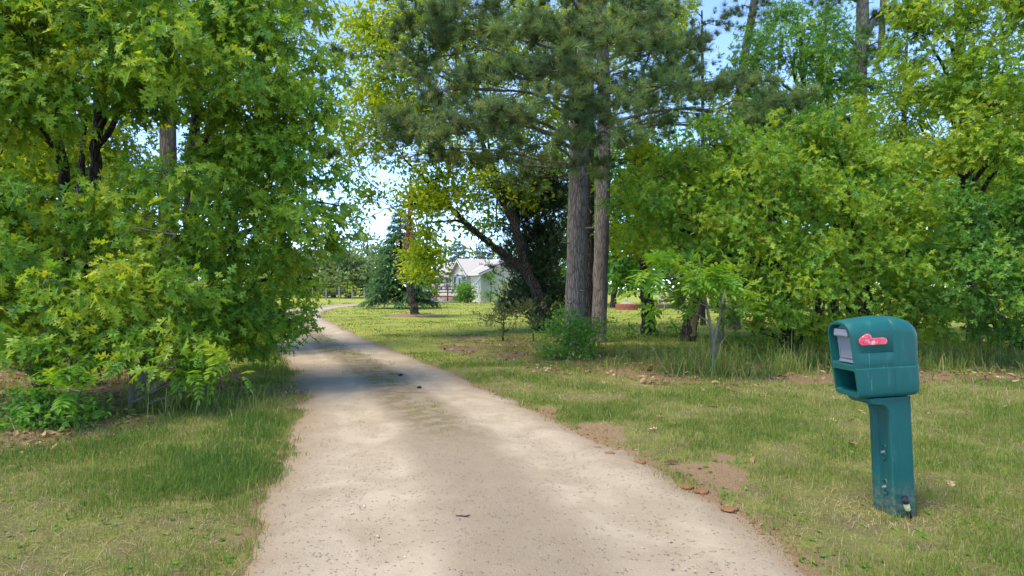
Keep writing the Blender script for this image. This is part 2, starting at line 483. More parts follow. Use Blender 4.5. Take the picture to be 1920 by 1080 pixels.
def tree(name, label, cat, stems, clumps, kind, mat, bark, dens=9.0, size=1.0, sprays=6, seed=0, group=None, tmean=.5, tsd=.22,
         sides=10, rough=.10, limb=.035, twigs=.6, attach=None, spread=.34, base=None, stubs=0):
    """stems: lists of (px, py, Y, radius) seen in the photo, from the ground up; clumps: (px, py, Y, rpx, rpy, depth radius[, density factor])."""
    rs = np.random.default_rng(seed + 100)
    temps, L, nl, jit, ax, nx = KINDS[kind]
    L = L * size
    W = Soup(); C = Soup()
    lines = []
    for s in stems:
        p = np.array([P(a, b, y) for a, b, y, r in s]); r = np.array([q[3] for q in s])
        k = np.linspace(0, len(s) - 1, max(4, (len(s) - 1) * 7 + 1))
        pts = np.stack([np.interp(k, range(len(s)), p[:, i]) for i in range(3)], 1)
        for _ in range(3):
            pts[1:-1] = (pts[:-2] + 2 * pts[1:-1] + pts[2:]) / 4
        rad = np.interp(k, range(len(s)), r)
        pts[1:-1] += rs.normal(0, 1, (len(pts) - 2, 3)) * (rad[1:-1, None] * (.03 if 'tuft' in kind else .10))
        if s is stems[0] or abs(p[0, 2]) < .25:
            rad[0] *= 1.35; rad[1] *= 1.1
            pts[0, 2] = min(pts[0, 2], -.06)
        W.tube(pts, rad, sides=sides, rough=rough, seed=seed % 50, twist=.12)
        lines.append((pts, rad))
    allp = np.concatenate([q[0] for q in lines]); allr = np.concatenate([q[1] for q in lines])
    org = np.array([*lines[0][0][0][:2], 0.0]) if base is None else np.asarray(base, float)
    for _ in range(stubs):
        k = rs.integers(len(allp) // 6, len(allp) - 2); a = allp[k]; d = unit(np.array([rs.normal(), rs.normal() - .3, rs.normal() * .25]))
        W.tube([a, a + d * (allr[k] + .05), a + d * (allr[k] + rs.uniform(.1, .5))], [.022, .016, .008], sides=6)
    for ci, cl in enumerate(clumps):
        px, py, Y, rpx, rpy, rd = cl[:6]; df = cl[6] if len(cl) > 6 else 1.0
        c = P(px, py, Y); R = np.array([rpx / F * Y, rd, rpy / F * Y])
        ns = max(2, int(dens * df * math.pi * R[0] * R[2]))
        seeds = c + rand_ball(rs, ns, 2.2) * R
        # limb from the nearest reasonable point of the stems
        dz = c[2] - allp[:, 2]
        hd = np.hypot(allp[:, 0] - c[0], allp[:, 1] - c[1])
        cost = hd + np.abs(dz - (.35 if 'tuft' not in kind else -.08) * hd) * (.8 if 'tuft' not in kind else 2.0)
        k = int(np.argmin(cost)); a = allp[k]
        reach = np.linalg.norm(c - a)
        if reach > .15:
            mid = (a + c) / 2 + np.array([0, 0, .12 * reach]) + rs.normal(0, .06 * reach, 3)
            lp = bez(a, mid, c, 9); lp[1:-1] += rs.normal(0, .012 * reach, (7, 3))
            r0 = min(allr[k] * .7, limb + (.012 if 'tuft' not in kind else .006) * reach)
            W.tube(lp, np.linspace(r0, .010, 9), sides=6)
        else:
            lp = np.stack([a, c])
        sub = seeds[rs.permutation(ns)[:max(2, int(ns * .8))]]
        for s in sub:
            b = lp[rs.integers(len(lp) // 2, len(lp))]
            mid = (b + s) / 2 + rs.normal(0, .08, 3) * np.linalg.norm(s - b)
            W.tube(bez(b, mid, s, 5), np.linspace(.011, .004, 5), sides=4)
        for s in seeds:
            m = max(2, rs.poisson(sprays))
            sg = min(spread, .28 * R.min() + .07)
            sp = s + rs.normal(0, 1, (m, 3)) * np.array([sg, sg, sg * .42])
            outd = sp - (c - np.array([0, 0, .3 * R[2]])) + rs.normal(0, .25, (m, 3)) * R.mean()
            outd[:, 2] *= .35
            outd = unit(outd)
            if twigs:
                for q in sp[rs.random(m) < twigs]:
                    W.tube([s, (s + q) / 2 + rs.normal(0, .02, 3), q], [.0045, .0035, .002], sides=3)
            st = rs.normal(tmean, tsd * .55); stt = rs.normal(0, tsd * .5, m)
            cnt = np.maximum(1, rs.poisson(nl, m))
            idx = np.repeat(np.arange(m), cnt); n = len(idx)
            o = outd[idx]; up = np.array([0, 0, 1.0])
            axis = o * ax[0] + up * ax[1] + rs.normal(0, 1, (n, 3)) * ax[2]
            nrm = up * nx[0] + o * nx[1] + rs.normal(0, 1, (n, 3)) * nx[2]
            pos = sp[idx] + rs.normal(0, jit * size, (n, 3))
            scl = L * np.clip(rs.normal(1, .26, n), .4, 1.6)
            tt = np.clip(st + stt[idx] + rs.normal(0, tsd * .45, n), 0, 1)
            scatter(temps, pos, axis, nrm, scl, tt, C, rs)
    root = empty(name, org, label, cat, group)
    t = link(bpy.data.objects.new('trunk', W.mesh('trunk', bark, org, True)), root)
    link(bpy.data.objects.new('crown', C.mesh('crown', mat, org)), root)
    return root


def cone_tree(name, label, base, height, radius, z0, mat, bark, seed, nb=150, temps=SPRIG, spl=.55, tr=.16, power=.9, group=None, droop=.35):
    rs = np.random.default_rng(seed)
    b = np.array([base[0], base[1], 0.0])
    W = Soup(); C = Soup()
    W.tube([b + [0, 0, -.1], b + [0, 0, height * .5], b + [0, 0, height * .98]], [tr, tr * .55, .02], sides=9)
    for k in range(nb):
        f = (k + rs.random()) / nb
        f = (round(f * 13) + rs.normal(0, .17)) / 13 if droop < .5 else f
        f = min(max(f, 0.0), .985)
        z = z0 + (height - z0) * f ** .95
        R = radius * (1 - f) ** power * rs.uniform(.72, 1.08) + .12
        az = k * 2.39996 + rs.normal(0, .25)
        d = np.array([math.cos(az), math.sin(az), 0])
        t = np.linspace(0, 1, 7)[:, None]
        rise = .30 * f
        pts = b + [0, 0, z] + d * R * t + np.array([0, 0, 1.0]) * R * (rise * t - droop * t ** 1.5 + .13 * t ** 4)
        W.tube(pts, np.linspace(.03, .006, 7), sides=4)
        n = max(4, int(R * 13))
        tt = np.sqrt(rs.random(n)) * .92 + .08
        pos = np.stack([np.interp(tt, t[:, 0], pts[:, i]) for i in range(3)], 1) + rs.normal(0, .05, (n, 3))
        side = np.array([-d[1], d[0], 0])
        ax = d * .8 + side * rs.normal(0, .75, n)[:, None] + np.array([0, 0, 1]) * rs.normal(-.22, .25, n)[:, None]
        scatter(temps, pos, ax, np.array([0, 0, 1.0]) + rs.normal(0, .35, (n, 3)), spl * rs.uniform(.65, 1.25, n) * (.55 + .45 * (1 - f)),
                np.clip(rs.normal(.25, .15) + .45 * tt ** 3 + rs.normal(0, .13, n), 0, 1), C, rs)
    n = 8
    root = empty(name, b, label, 'tree', group)
    link(bpy.data.objects.new('trunk', W.mesh('trunk', bark, b, True)), root)
    link(bpy.data.objects.new('crown', C.mesh('crown', mat, b)), root)
    return root


# ------------------------------------------------------------------ drive and ground
DR = np.array([(1.0, -30, 3.4), (.6, -12, 2.6), (.35, -3, 1.9), (.22, 0, 1.6), (.13, 3.18, 1.42), (-.11, 4.19, 1.46), (-.42, 5.3, 1.42), (-.92, 7.0, 1.32),
               (-1.46, 8.4, 1.2), (-2.08, 10.1, 1.22), (-2.98, 12.3, 1.24), (-4.2, 14.9, 1.22), (-5.55, 18.0, 1.24), (-7.4, 22.9, 1.25),
               (-9.8, 28.6, 1.3), (-11.75, 34.3, 1.35), (-13.2, 40, 1.4), (-14.0, 47, 1.4), (-13.9, 53, 1.4), (-12.4, 59, 1.4), (-9.9, 62.6, 1.4), (-8.4, 66, 1.5)])
# smooth and resample the centre line
_k = np.linspace(0, len(DR) - 1, 420)
CL = np.stack([np.interp(_k, range(len(DR)), DR[:, i]) for i in range(3)], 1)
for _ in range(40):
    CL[1:-1] = (CL[:-2] + 2 * CL[1:-1] + CL[2:]) / 4


def drive_dist(x, y):
    """metres outside the gravel edge (negative inside)"""
    x = np.asarray(x, float).ravel(); y = np.asarray(y, float).ravel()
    out = np.empty(len(x))
    ctr = CL[::3]
    for k in range(0, len(x), 20000):
        dx = x[k:k + 20000, None] - ctr[None, :, 0]; dy = y[k:k + 20000, None] - ctr[None, :, 1]
        d = np.sqrt(dx * dx + dy * dy) - ctr[None, :, 2]
        out[k:k + 20000] = d.min(1)
    return out + (fbm(x * 1.3, y * 1.3, 5, 3) - .5) * .34


def gz(x, y, dd=None):
    x = np.asarray(x, float); y = np.asarray(y, float)
    if dd is None: dd = drive_dist(x, y).reshape(x.shape)
    s = sstep(-.02, .7, dd)
    z = -.034 + .036 * sstep(-.28, .10, dd) + s * (.02 + (fbm(x * .55, y * .55, 3, 3) - .5) * .08)
    z = z + (fbm(x * 3.1, y * 3.1, 8, 2) - .5) * .016
    w = np.exp(-(((x - 2.47) ** 2 + (y - 4.13) ** 2) / .22))       # worn hollow round the mailbox post
    return z * (1 - w) - .028 * w


def litter_mask(x, y):
    """1 where last year's leaves and bare soil lie under the trees"""
    n = (fbm(x * .9, y * .9, 21, 3) - .5) * 1.6
    yf = np.interp(x, [-2.2, -.8, .6, 2, 5, 9, 14], [16, 12.6, 10.2, 9.3, 9.3, 9.1, 9])
    r = sstep(-.5, .7, y - yf + n) * (1 - sstep(1.0, 3.2, y - np.interp(x, [-1, 1, 2.5, 4, 9], [17.5, 16.5, 13, 11.0, 10.6]) + n)) * sstep(-1.2, .3, x + 1.6 + n * .4)
    lx = np.interp(y, [4, 5.5, 6.5, 8, 10, 13, 20], [-6, -4.4, -3.3, -3.35, -4.4, -6.0, -9])
    l = sstep(-.5, .6, lx - x + n * .55) * (1 - sstep(17, 21, y + n))
    r = r * np.interp(x, [.8, 2.2], [.72, 1.0]) * (.62 + .5 * sstep(.35, .65, fbm(x * 1.7, y * 1.7, 33, 2)))
    return np.clip(np.maximum(r, l), 0, 1)


def scrape_mask(x, y):
    """bare orange scrapes in the verge"""
    t = 0
    for cx_, cy_, rx, ry in ((1.50, 4.95, .34, .42), (.86, 6.3, .30, .42), (1.32, 4.35, .14, .5), (.40, 7.4, .16, .6)):
        q = np.sqrt(((x - cx_) / rx) ** 2 + ((y - cy_) / ry) ** 2) + (fbm(x * 4, y * 4, 151, 3) - .5) * 1.5
        t = np.maximum(t, 1 - sstep(.55, 1.05, q))
    return t


def axis_grid(a, b, fine, lo, hi):
    c = list(np.arange(a, b + 1e-6, fine))
    st = fine
    while c[-1] < hi: st *= 1.22; c.append(min(hi, c[-1] + st))
    st = fine; pre = []
    q = a
    while q > lo: st *= 1.22; q = max(lo, q - st); pre.append(q)
    return np.array(pre[::-1] + c)


xs = axis_grid(-9, 9, .11, -420, 420); ys = axis_grid(2, 18, .11, -120, 620)
GX, GY = np.meshgrid(xs, ys)
gd = drive_dist(GX, GY).reshape(GX.shape)
GZ = gz(GX, GY, gd)
GV = np.stack([GX, GY, GZ], -1).reshape(-1, 3)
nx_, ny_ = len(xs), len(ys)
ii = (np.arange(ny_ - 1)[:, None] * nx_ + np.arange(nx_ - 1)[None]).ravel()
GT = np.concatenate([np.stack([ii, ii + 1, ii + nx_ + 1], 1), np.stack([ii, ii + nx_ + 1, ii + nx_], 1)])
edge = np.exp(-np.maximum(gd, 0) / .15)

m, nt, out = new_mat('lawn_and_forest_soil')
v = coords(nt)
n1 = noise(nt, v, .55, 5, .6); n2 = noise(nt, v, 3.2, 5, .65); n3 = noise(nt, v, 38, 5, .75); n4 = noise(nt, coords(nt, (1, .35, 1)), 11, 5, .7)
g = ramp(nt, [(.28, (.15, .20, .036)), (.45, (.25, .285, .048)), (.60, (.34, .345, .075)), (.74, (.41, .37, .14))],
         math_(nt, 'ADD', math_(nt, 'MULTIPLY', n1, .35), math_(nt, 'ADD', math_(nt, 'MULTIPLY', n2, .3), math_(nt, 'MULTIPLY', n3, .35)))).outputs['Color']
g = mixc(nt, math_(nt, 'MULTIPLY', attr(nt, 'dry'), ramp(nt, [(.36, .42), (.58, .9)], n2).outputs['Color']), g, ramp(nt, [(.35, (.10, .095, .040)), (.65, (.235, .205, .095))], n3).outputs['Color'])
bare = ramp(nt, [(.56, 0.0), (.66, 1.0)], n2).outputs['Color']
g = mixc(nt, math_(nt, 'MULTIPLY', bare, .5), g, (.23, .17, .11))
soil = ramp(nt, [(.3, (.12, .078, .046)), (.5, (.23, .155, .092)), (.7, (.35, .25, .155))], math_(nt, 'ADD', math_(nt, 'MULTIPLY', n3, .6), math_(nt, 'MULTIPLY', n4, .4))).outputs['Color']
lm = math_(nt, 'ADD', attr(nt, 'litter'), math_(nt, 'MULTIPLY', math_(nt, 'SUBTRACT', n2, .5), 1.1))
lm = ramp(nt, [(.35, 0.0), (.62, 1.0)], lm).outputs['Color']
c = mixc(nt, lm, g, soil)
em = math_(nt, 'ADD', attr(nt, 'verge'), math_(nt, 'MULTIPLY', math_(nt, 'SUBTRACT', n2, .5), 1.5))
c = mixc(nt, ramp(nt, [(.35, 0.0), (.75, .85)], em).outputs['Color'], c, mixc(nt, n3, (.20, .11, .058), (.42, .29, .19)))
principled(nt, out, c, .95, .08, math_(nt, 'ADD', n3, n4), .03)
M['ground'] = m
me = raw_mesh('ground', GV, GT, {'litter': litter_mask(GX, GY).ravel(), 'verge': np.maximum(edge, 1.1 * scrape_mask(GX, GY)).ravel(), 'dry': (1 - sstep(9, 15, GY)).ravel()}, True, M['ground'])
tag(link(bpy.data.objects.new('ground', me)), 'flat ground of lawn, bare soil and leaf litter', 'ground', kind='structure')

# gravel sheet
m, nt, out = new_mat('packed_gravel')
v = coords(nt)
acr = attr(nt, 'across'); alo = attr(nt, 'along')
n1 = noise(nt, v, .7, 4, .6); n2 = noise(nt, v, 5, 5, .65); n3 = noise(nt, v, 70, 4, .8); n5 = noise(nt, v, 1.9, 5, .6, .6)
vo = N(nt, 'TexVoronoi'); vo.inputs['Scale'].default_value = 75; nt.links.new(v, vo.inputs['Vector'])
wob = math_(nt, 'MULTIPLY', math_(nt, 'SUBTRACT', n1, .5), .34)
a2 = math_(nt, 'ABSOLUTE', math_(nt, 'ADD', acr, wob))            # 0 centre .. 1 edge
lanes = ramp(nt, [(0.0, 0.0), (.16, .12), (.34, 1.0), (.62, 1.0), (.82, .3), (1.0, 0.0)], a2).outputs['Color']
basec = ramp(nt, [(.28, (.190, .142, .090)), (.5, (.288, .224, .150)), (.72, (.378, .308, .220))],
             math_(nt, 'ADD', math_(nt, 'MULTIPLY', n2, .35), math_(nt, 'MULTIPLY', n3, .65))).outputs['Color']
lanec = ramp(nt, [(.3, (.378, .306, .212)), (.7, (.478, .396, .286))], math_(nt, 'ADD', math_(nt, 'MULTIPLY', n5, .5), math_(nt, 'MULTIPLY', n3, .5))).outputs['Color']
c = mixc(nt, math_(nt, 'MULTIPLY', lanes, ramp(nt, [(.35, .5), (.6, 1.0)], n5).outputs['Color']), basec, lanec)
# brown soil along the crown and edges
ctr = ramp(nt, [(0.0, 1.0), (.24, .55), (.34, 0.0)], a2).outputs['Color']
brown = math_(nt, 'MULTIPLY', ctr, ramp(nt, [(.36, .18), (.60, .70)], n5).outputs['Color'])
c = mixc(nt, brown, c, mixc(nt, n3, (.20, .155, .105), (.355, .295, .215)))
weeds = math_(nt, 'MULTIPLY', math_(nt, 'MULTIPLY', ramp(nt, [(0.0, 1.0), (.17, .85), (.32, 0.0)], a2).outputs['Color'], alo), ramp(nt, [(.42, 0.0), (.56, .75)], n2).outputs['Color'])
c = mixc(nt, weeds, c, (.15, .125, .055))
edg = ramp(nt, [(.78, 0.0), (1.0, 1.0)], math_(nt, 'ADD', a2, math_(nt, 'MULTIPLY', math_(nt, 'SUBTRACT', n2, .5), .3))).outputs['Color']
c = mixc(nt, math_(nt, 'MULTIPLY', edg, .75), c, mixc(nt, n3, (.20, .115, .062), (.36, .26, .17)))
dk = ramp(nt, [(.03, 1.0), (.10, 0.0)], vo.outputs['Distance']).outputs['Color']
pebble = N(nt, 'TexVoronoi'); pebble.inputs['Scale'].default_value = 42; nt.links.new(v, pebble.inputs['Vector'])
psel = ramp(nt, [(.70, 0.0), (.78, 1.0)], pebble.outputs['Color']).outputs['Color']
pb = math_(nt, 'MULTIPLY', psel, ramp(nt, [(.25, 1.0), (.42, 0.0)], pebble.outputs['Distance']).outputs['Color'])
c = mixc(nt, math_(nt, 'MULTIPLY', pb, math_(nt, 'SUBTRACT', .75, math_(nt, 'MULTIPLY', lanes, .45))), c, ramp(nt, [(0, (.235, .185, .13)), (1, (.50, .42, .32))], n2).outputs['Color'])
principled(nt, out, c, .93, .12, math_(nt, 'ADD', math_(nt, 'MULTIPLY', n3, .8), math_(nt, 'ADD', pb, math_(nt, 'MULTIPLY', n2, .8))), .012)
M['gravel'] = m
d = unit(np.gradient(CL[:, :2], axis=0)); nrm = np.stack([d[:, 1], -d[:, 0]], 1)
nb_ = 49
u = np.linspace(-1, 1, nb_)
ccx = []; cacr = []; calo = []
# resample finer along y close by
kk = np.interp(np.concatenate([np.linspace(-20, 2, 60), np.linspace(2, 16, 300)[1:], np.linspace(16, 66, 160)[1:]]), CL[:, 1], np.arange(len(CL))) if False else np.linspace(0, len(CL) - 1, 900)
cx = np.stack([np.interp(kk, np.arange(len(CL)), q) for q in (CL[:, 0], CL[:, 1], CL[:, 2], nrm[:, 0], nrm[:, 1])], 1)
EX = cx[:, 0, None] + u[None] * (cx[:, 2, None] + .16) * cx[:, 3, None]
EY = cx[:, 1, None] + u[None] * (cx[:, 2, None] + .16) * cx[:, 4, None]
rag = (fbm(EX * 1.3, EY * 1.3, 5, 3) - .5) * -.34 + (fbm(EX * 6, EY * 6, 9, 2) - .5) * -.12
k = (np.abs(u) ** 3 * np.sign(u))[None] * rag
EX = EX + k * cx[:, 3, None]; EY = EY + k * cx[:, 4, None]
EZ = .012 + .03 * (1 - (np.abs(u)[None]) ** 2.0) - .022 * np.exp(-((np.abs(u)[None] - .48) / .16) ** 2) + (fbm(EX * 1.2, EY * 1.2, 13, 3) - .5) * .03 * (1 - u[None] ** 4) - .05 * u[None] ** 8
DV = np.stack([EX, EY, EZ], -1).reshape(-1, 3)
nr = len(kk)
ii = (np.arange(nr - 1)[:, None] * nb_ + np.arange(nb_ - 1)[None]).ravel()
DT = np.concatenate([np.stack([ii, ii + 1, ii + nb_ + 1], 1), np.stack([ii, ii + nb_ + 1, ii + nb_], 1)])
along = sstep(5.2, 6.8, EY) * (1 - sstep(11.0, 30.0, EY) * .55)
me = raw_mesh('gravel_drive', DV, DT, {'across': np.broadcast_to(u[None], EX.shape).ravel(), 'along': along.ravel()}, True, M['gravel'])
tag(link(bpy.data.objects.new('driveway', me)), 'pale gravel driveway curving away to the house', 'driveway', kind='structure')

# loose stones on the gravel
rs = np.random.default_rng(31)
n = 11000
yy = 2.2 + 15 * rs.random(n) ** 1.6; f = np.interp(yy, CL[:, 1], np.arange(len(CL)))
hw = np.interp(yy, CL[:, 1], CL[:, 2]); uu = np.where(rs.random(n) < .6, np.sign(rs.random(n) - .5) * (1 - rs.random(n) ** 1.5 * .5), rs.uniform(-1, 1, n))
xx = np.interp(yy, CL[:, 1], CL[:, 0]) + uu * hw * 1.0
octv = np.array([(1, 0, 0), (0, 1, 0), (-1, 0, 0), (0, -1, 0), (0, 0, .7), (0, 0, -.6)], float)
octt = np.array([(0, 1, 4), (1, 2, 4), (2, 3, 4), (3, 0, 4), (1, 0, 5), (2, 1, 5), (3, 2, 5), (0, 3, 5)])
S = Soup()
sz = np.clip(rs.lognormal(-5.6, .38, n), .002, .011)
scatter([(octv, octt), (octv * [1.4, .8, .8] + [0, .1, 0], octt)], np.stack([xx, yy, .024 - .03 * np.abs(uu) ** 3 + sz * .2], 1), rs.normal(0, 1, (n, 3)) * [1, 1, .25],
        np.array([0, 0, 1.0]) + rs.normal(0, .2, (n, 3)), sz, rs.random(n), S, rs)
m, nt, out = new_mat('loose_stone')
principled(nt, out, ramp(nt, [(0, (.25, .195, .135)), (.4, (.34, .27, .185)), (.85, (.44, .36, .26)), (1, (.54, .47, .37))], attr(nt, 'tint')).outputs['Color'], .9, .15)
tag(link(bpy.data.objects.new('loose_gravel', S.mesh('loose_gravel', m))), 'small loose stones strewn over the driveway', 'gravel', kind='stuff')

# ------------------------------------------------------------------ grass
def blades(x, y, h, w, tint, soup, rs, lean=.45):
    n = len(x)
    z = gz(x, y) - .004
    az = rs.uniform(0, 2 * np.pi, n); d = np.stack([np.cos(az), np.sin(az), np.zeros(n)], 1)
    la = rs.uniform(0, 2 * np.pi, n); ln = np.stack([np.cos(la), np.sin(la), np.zeros(n)], 1) * (np.abs(rs.normal(0, lean, n)) * h)[:, None]
    b = np.stack([x, y, z], 1); up = np.array([0, 0, 1.0])
    mid = b + ln * .35 + up * (h * .6)[:, None]; tip = b + ln * 1.1 + up * (h * np.clip(1 - .25 * np.linalg.norm(ln, axis=1) / h, .3, 1))[:, None]
    sw = d * (w * .5)[:, None]
    V = np.stack([b - sw, b + sw, mid - sw * .8, mid + sw * .8, tip], 1)
    T = np.array([(0, 1, 3), (0, 3, 2), (2, 3, 4)])[None] + (np.arange(n) * 5)[:, None, None]
    soup.add(V.reshape(-1, 3), T.reshape(-1, 3), np.repeat(tint, 5))


rs = np.random.default_rng(77)
S = Soup()
for (y0, y1, per, hh, ww) in ((2.3, 5, 8200, .038, .0036), (5, 8, 4400, .041, .0048), (8, 12, 1700, .040, .008), (12, 19, 620, .034, .011), (19, 34, 170, .030, .018), (34, 62, 36, .034, .05)):
    xr = .86 * y1 + 1.2
    n = int(per * (y1 - y0) * 2 * xr)
    y = rs.uniform(y0, y1, n); x = rs.uniform(-xr, xr, n)
    ok = np.abs(x) < .86 * y + 1.2
    x, y = x[ok], y[ok]
    dd = drive_dist(x, y); lt = litter_mask(x, y)
    pn = fbm(x * 1.1, y * 1.1, 41, 3); pf = fbm(x * 5, y * 5, 47, 2)
    keep = np.clip(.26 + 2.2 * (pn - .33) + 1.1 * (pf - .5), .14, 1) * np.clip(1 - lt * .66, .06, 1) * np.maximum(sstep(-.10, .10, dd), .5 * sstep(-.30, -.02, dd) * (pf > .52))
    keep = np.where(dd < -.30, 0, keep) * (1 - .88 * np.exp(-(((x - 2.46) / .30) ** 2 + ((y - 4.02) / .26) ** 2))) * (1 - .9 * scrape_mask(x, y))
    ok = rs.random(len(x)) < keep
    x, y, dd, pn, pf, lt = x[ok], y[ok], dd[ok], pn[ok], pf[ok], lt[ok]
    m_ = len(x)
    lush = np.exp(-((dd - .45) / .4) ** 2) * (x < CL[np.searchsorted(CL[:, 1], np.clip(y, -20, 60)), 0]) * (fbm(x * .8, y * .8, 3) > .4)
    h = hh * rs.lognormal(0, .38, m_) * (1 + .9 * (pn - .4)) * (1 + .8 * lush)
    t = np.clip(.71 - 1.05 * (pn - .28) - .3 * lush + rs.normal(0, .20, m_) - .35 * (pf - .5), 0, 1)
    blades(x, y, np.clip(h, .015, .2), ww * rs.uniform(.6, 1.3, m_), t, S, rs)
n = 55000; y = 2.3 + 8.5 * rs.random(n) ** 1.3; x = rs.uniform(-1, 1, n) * (.86 * y + 1.2)
ok = (drive_dist(x, y) > -.06) & (fbm(x * 1.6, y * 1.6, 181, 3) > .42) & (rs.random(n) > litter_mask(x, y) * .6)
x, y = x[ok], y[ok]
blades(x, y, rs.uniform(.012, .032, len(x)), .0034 * (.6 + y / 7), np.clip(rs.normal(.86, .12, len(x)), 0, 1), S, rs, 3.2)
tag(link(bpy.data.objects.new('lawn_grass', S.mesh('lawn_grass', M['grass']))), 'short patchy grass of the lawn and verges', 'grass', kind='stuff')

S = Soup()
n = 2200
y = 2.6 + 9 * rs.random(n); x = rs.uniform(-1, 1, n) * (.86 * y + 1)
ok = (fbm(x * .9, y * .9, 131, 3) > .5) & (drive_dist(x, y) > .02) & (litter_mask(x, y) < .6)
x, y = x[ok], y[ok]; idx = np.repeat(np.arange(len(x)), 4); n = len(idx)
scatter(OVAL, np.stack([x[idx], y[idx], gz(x[idx], y[idx]) + .008], 1), rs.normal(0, 1, (n, 3)) * [1, 1, .15] + [0, 0, .35], np.array([0, 0, 1.0]) + rs.normal(0, .3, (n, 3)),
        rs.uniform(.014, .040, n), np.clip(rs.normal(.45, .2, n), 0, 1), S, rs)
tag(link(bpy.data.objects.new('lawn_weeds', S.mesh('lawn_weeds', M['walnut']))), 'small broad-leaved weeds in the lawn', 'weeds', kind='stuff')

# weedy tufts on the crown of the drive
S = Soup()
n = 5200
y = rs.uniform(6.0, 24, n); cxx = np.interp(y, CL[:, 1], CL[:, 0])
x = cxx + rs.normal(.08, .20, n)
ok = (fbm(x * 3, y * 1.4, 91, 2) > .47)
x, y = x[ok][:420], y[ok][:420]
idx = np.repeat(np.arange(len(x)), rs.integers(3, 16, len(x)))
x = x[idx] + rs.normal(0, .028, len(idx)); y = y[idx] + rs.normal(0, .05, len(idx))
z0 = .03
blades(x, y, rs.uniform(.02, .055, len(x)), np.full(len(x), .008) * (y / 8), np.clip(rs.normal(.38, .22, len(x)), 0, 1), S, rs, 1.0)
S.V = [q + np.array([0, 0, .055]) for q in S.V]
tag(link(bpy.data.objects.new('drive_weeds', S.mesh('drive_weeds', M['grass']))), 'thin weeds along the crown of the driveway', 'weeds', kind='stuff')

# tall grass under the right-hand trees and left wood edge
S = Soup()
for (px0, px1, Y0, Y1, n, hh, thr) in ((1270, 1560, 10.0, 12.4, 2600, .34, .46), (1560, 1980, 10.8, 14, 4600, .26, .40), (1380, 1960, 12.5, 18, 6500, .24, .38), (1090, 1260, 11.2, 15.5, 1500, .17, .5), (900, 1060, 13.8, 17, 700, .16, .5), (250, 480, 6.6, 9.5, 1500, .20, .52), (-60, 260, 5.6, 8, 700, .13, .55)):
    y = (Y0 + Y1) / 2 + np.clip(rs.normal(0, .28, n), -.8, .9) * (Y1 - Y0); x = ((px0 + px1) / 2 + np.clip(rs.normal(0, .30, n), -.9, .9) * (px1 - px0) - 960) / F * y
    ok = fbm(x * 2.2, y * 2.2, 61, 2) > thr
    x, y = x[ok], y[ok]
    blades(x, y, hh * rs.lognormal(0, .35, len(x)), np.full(len(x), .011) * rs.uniform(.6, 1.3, len(x)), np.clip(rs.normal(.40, .24, len(x)), 0, 1), S, rs, .7)
tag(link(bpy.data.objects.new('tall_grass', S.mesh('tall_grass', M['grass']))), 'long unmown grass at the edge of the trees', 'grass', kind='stuff')

# fallen leaves
S = Soup()
n = 42000
y = rs.uniform(4.6, 19, n); x = rs.uniform(-1, 1, n) * (.86 * y + 1)
lt = litter_mask(x, y)
ok = (rs.random(n) < lt * np.clip(1.6 * (fbm(x * 2, y * 2, 71, 2) - .25), 0, 1) + .009) & (drive_dist(x, y) > .0)
x, y = x[ok], y[ok]; n = len(x)
scatter(OAK_S + OVAL, np.stack([x, y, gz(x, y) + rs.uniform(.005, .03, n)], 1), rs.normal(0, 1, (n, 3)) * [1, 1, .25], np.array([0, 0, 1.0]) + rs.normal(0, .4, (n, 3)),
        rs.uniform(.06, .13, n), np.clip(rs.normal(.5, .25, n), 0, 1), S, rs)
tag(link(bpy.data.objects.new('leaf_litter', S.mesh('leaf_litter', M['litter']))), 'brown fallen oak leaves under the trees', 'leaf litter', kind='stuff')

# ------------------------------------------------------------------ LEFT WOOD
OG = 'oaks along the drive'
tree('oak_tree', 'many-stemmed oak at the left edge with three dark leaning stems', 'tree',
     [[(150, 735, 9.4, .105), (168, 480, 9.4, .09), (178, 330, 9.4, .078), (186, 150, 9.2, .06), (200, -60, 9.0, .045)],
      [(132, 735, 9.5, .10), (150, 500, 9.7, .06), (152, 320, 9.8, .05), (160, 220, 9.7, .03)],
      [(118, 735, 9.3, .095), (125, 500, 9.2, .082), (122, 330, 9.2, .07), (105, 225, 9.1, .055), (60, 90, 8.9, .035)]],
     [(40, 80, 7.8, 130, 110, .9), (200, 40, 7.9, 130, 90, 1.0), (50, 185, 7.3, 110, 55, .7), (250, 150, 8.4, 75, 60, .7, .7), (330, 110, 8.0, 120, 100, .9),
      (-80, 150, 7.6, 120, 200, 1.2), (0, 370, 7.2, 70, 70, .6), (-90, 420, 7.4, 110, 130, 1.0), (60, 520, 7.2, 110, 70, .7), (140, 450, 8.0, 90, 40, .6, .6), (210, -80, 8.4, 250, 90, 1.4, .7), (-60, -90, 8, 180, 120, 1.2, .6)],
     'oak', M['oak'], M['oak_bark'], dens=12, sprays=7, seed=1, group=OG, sides=12)
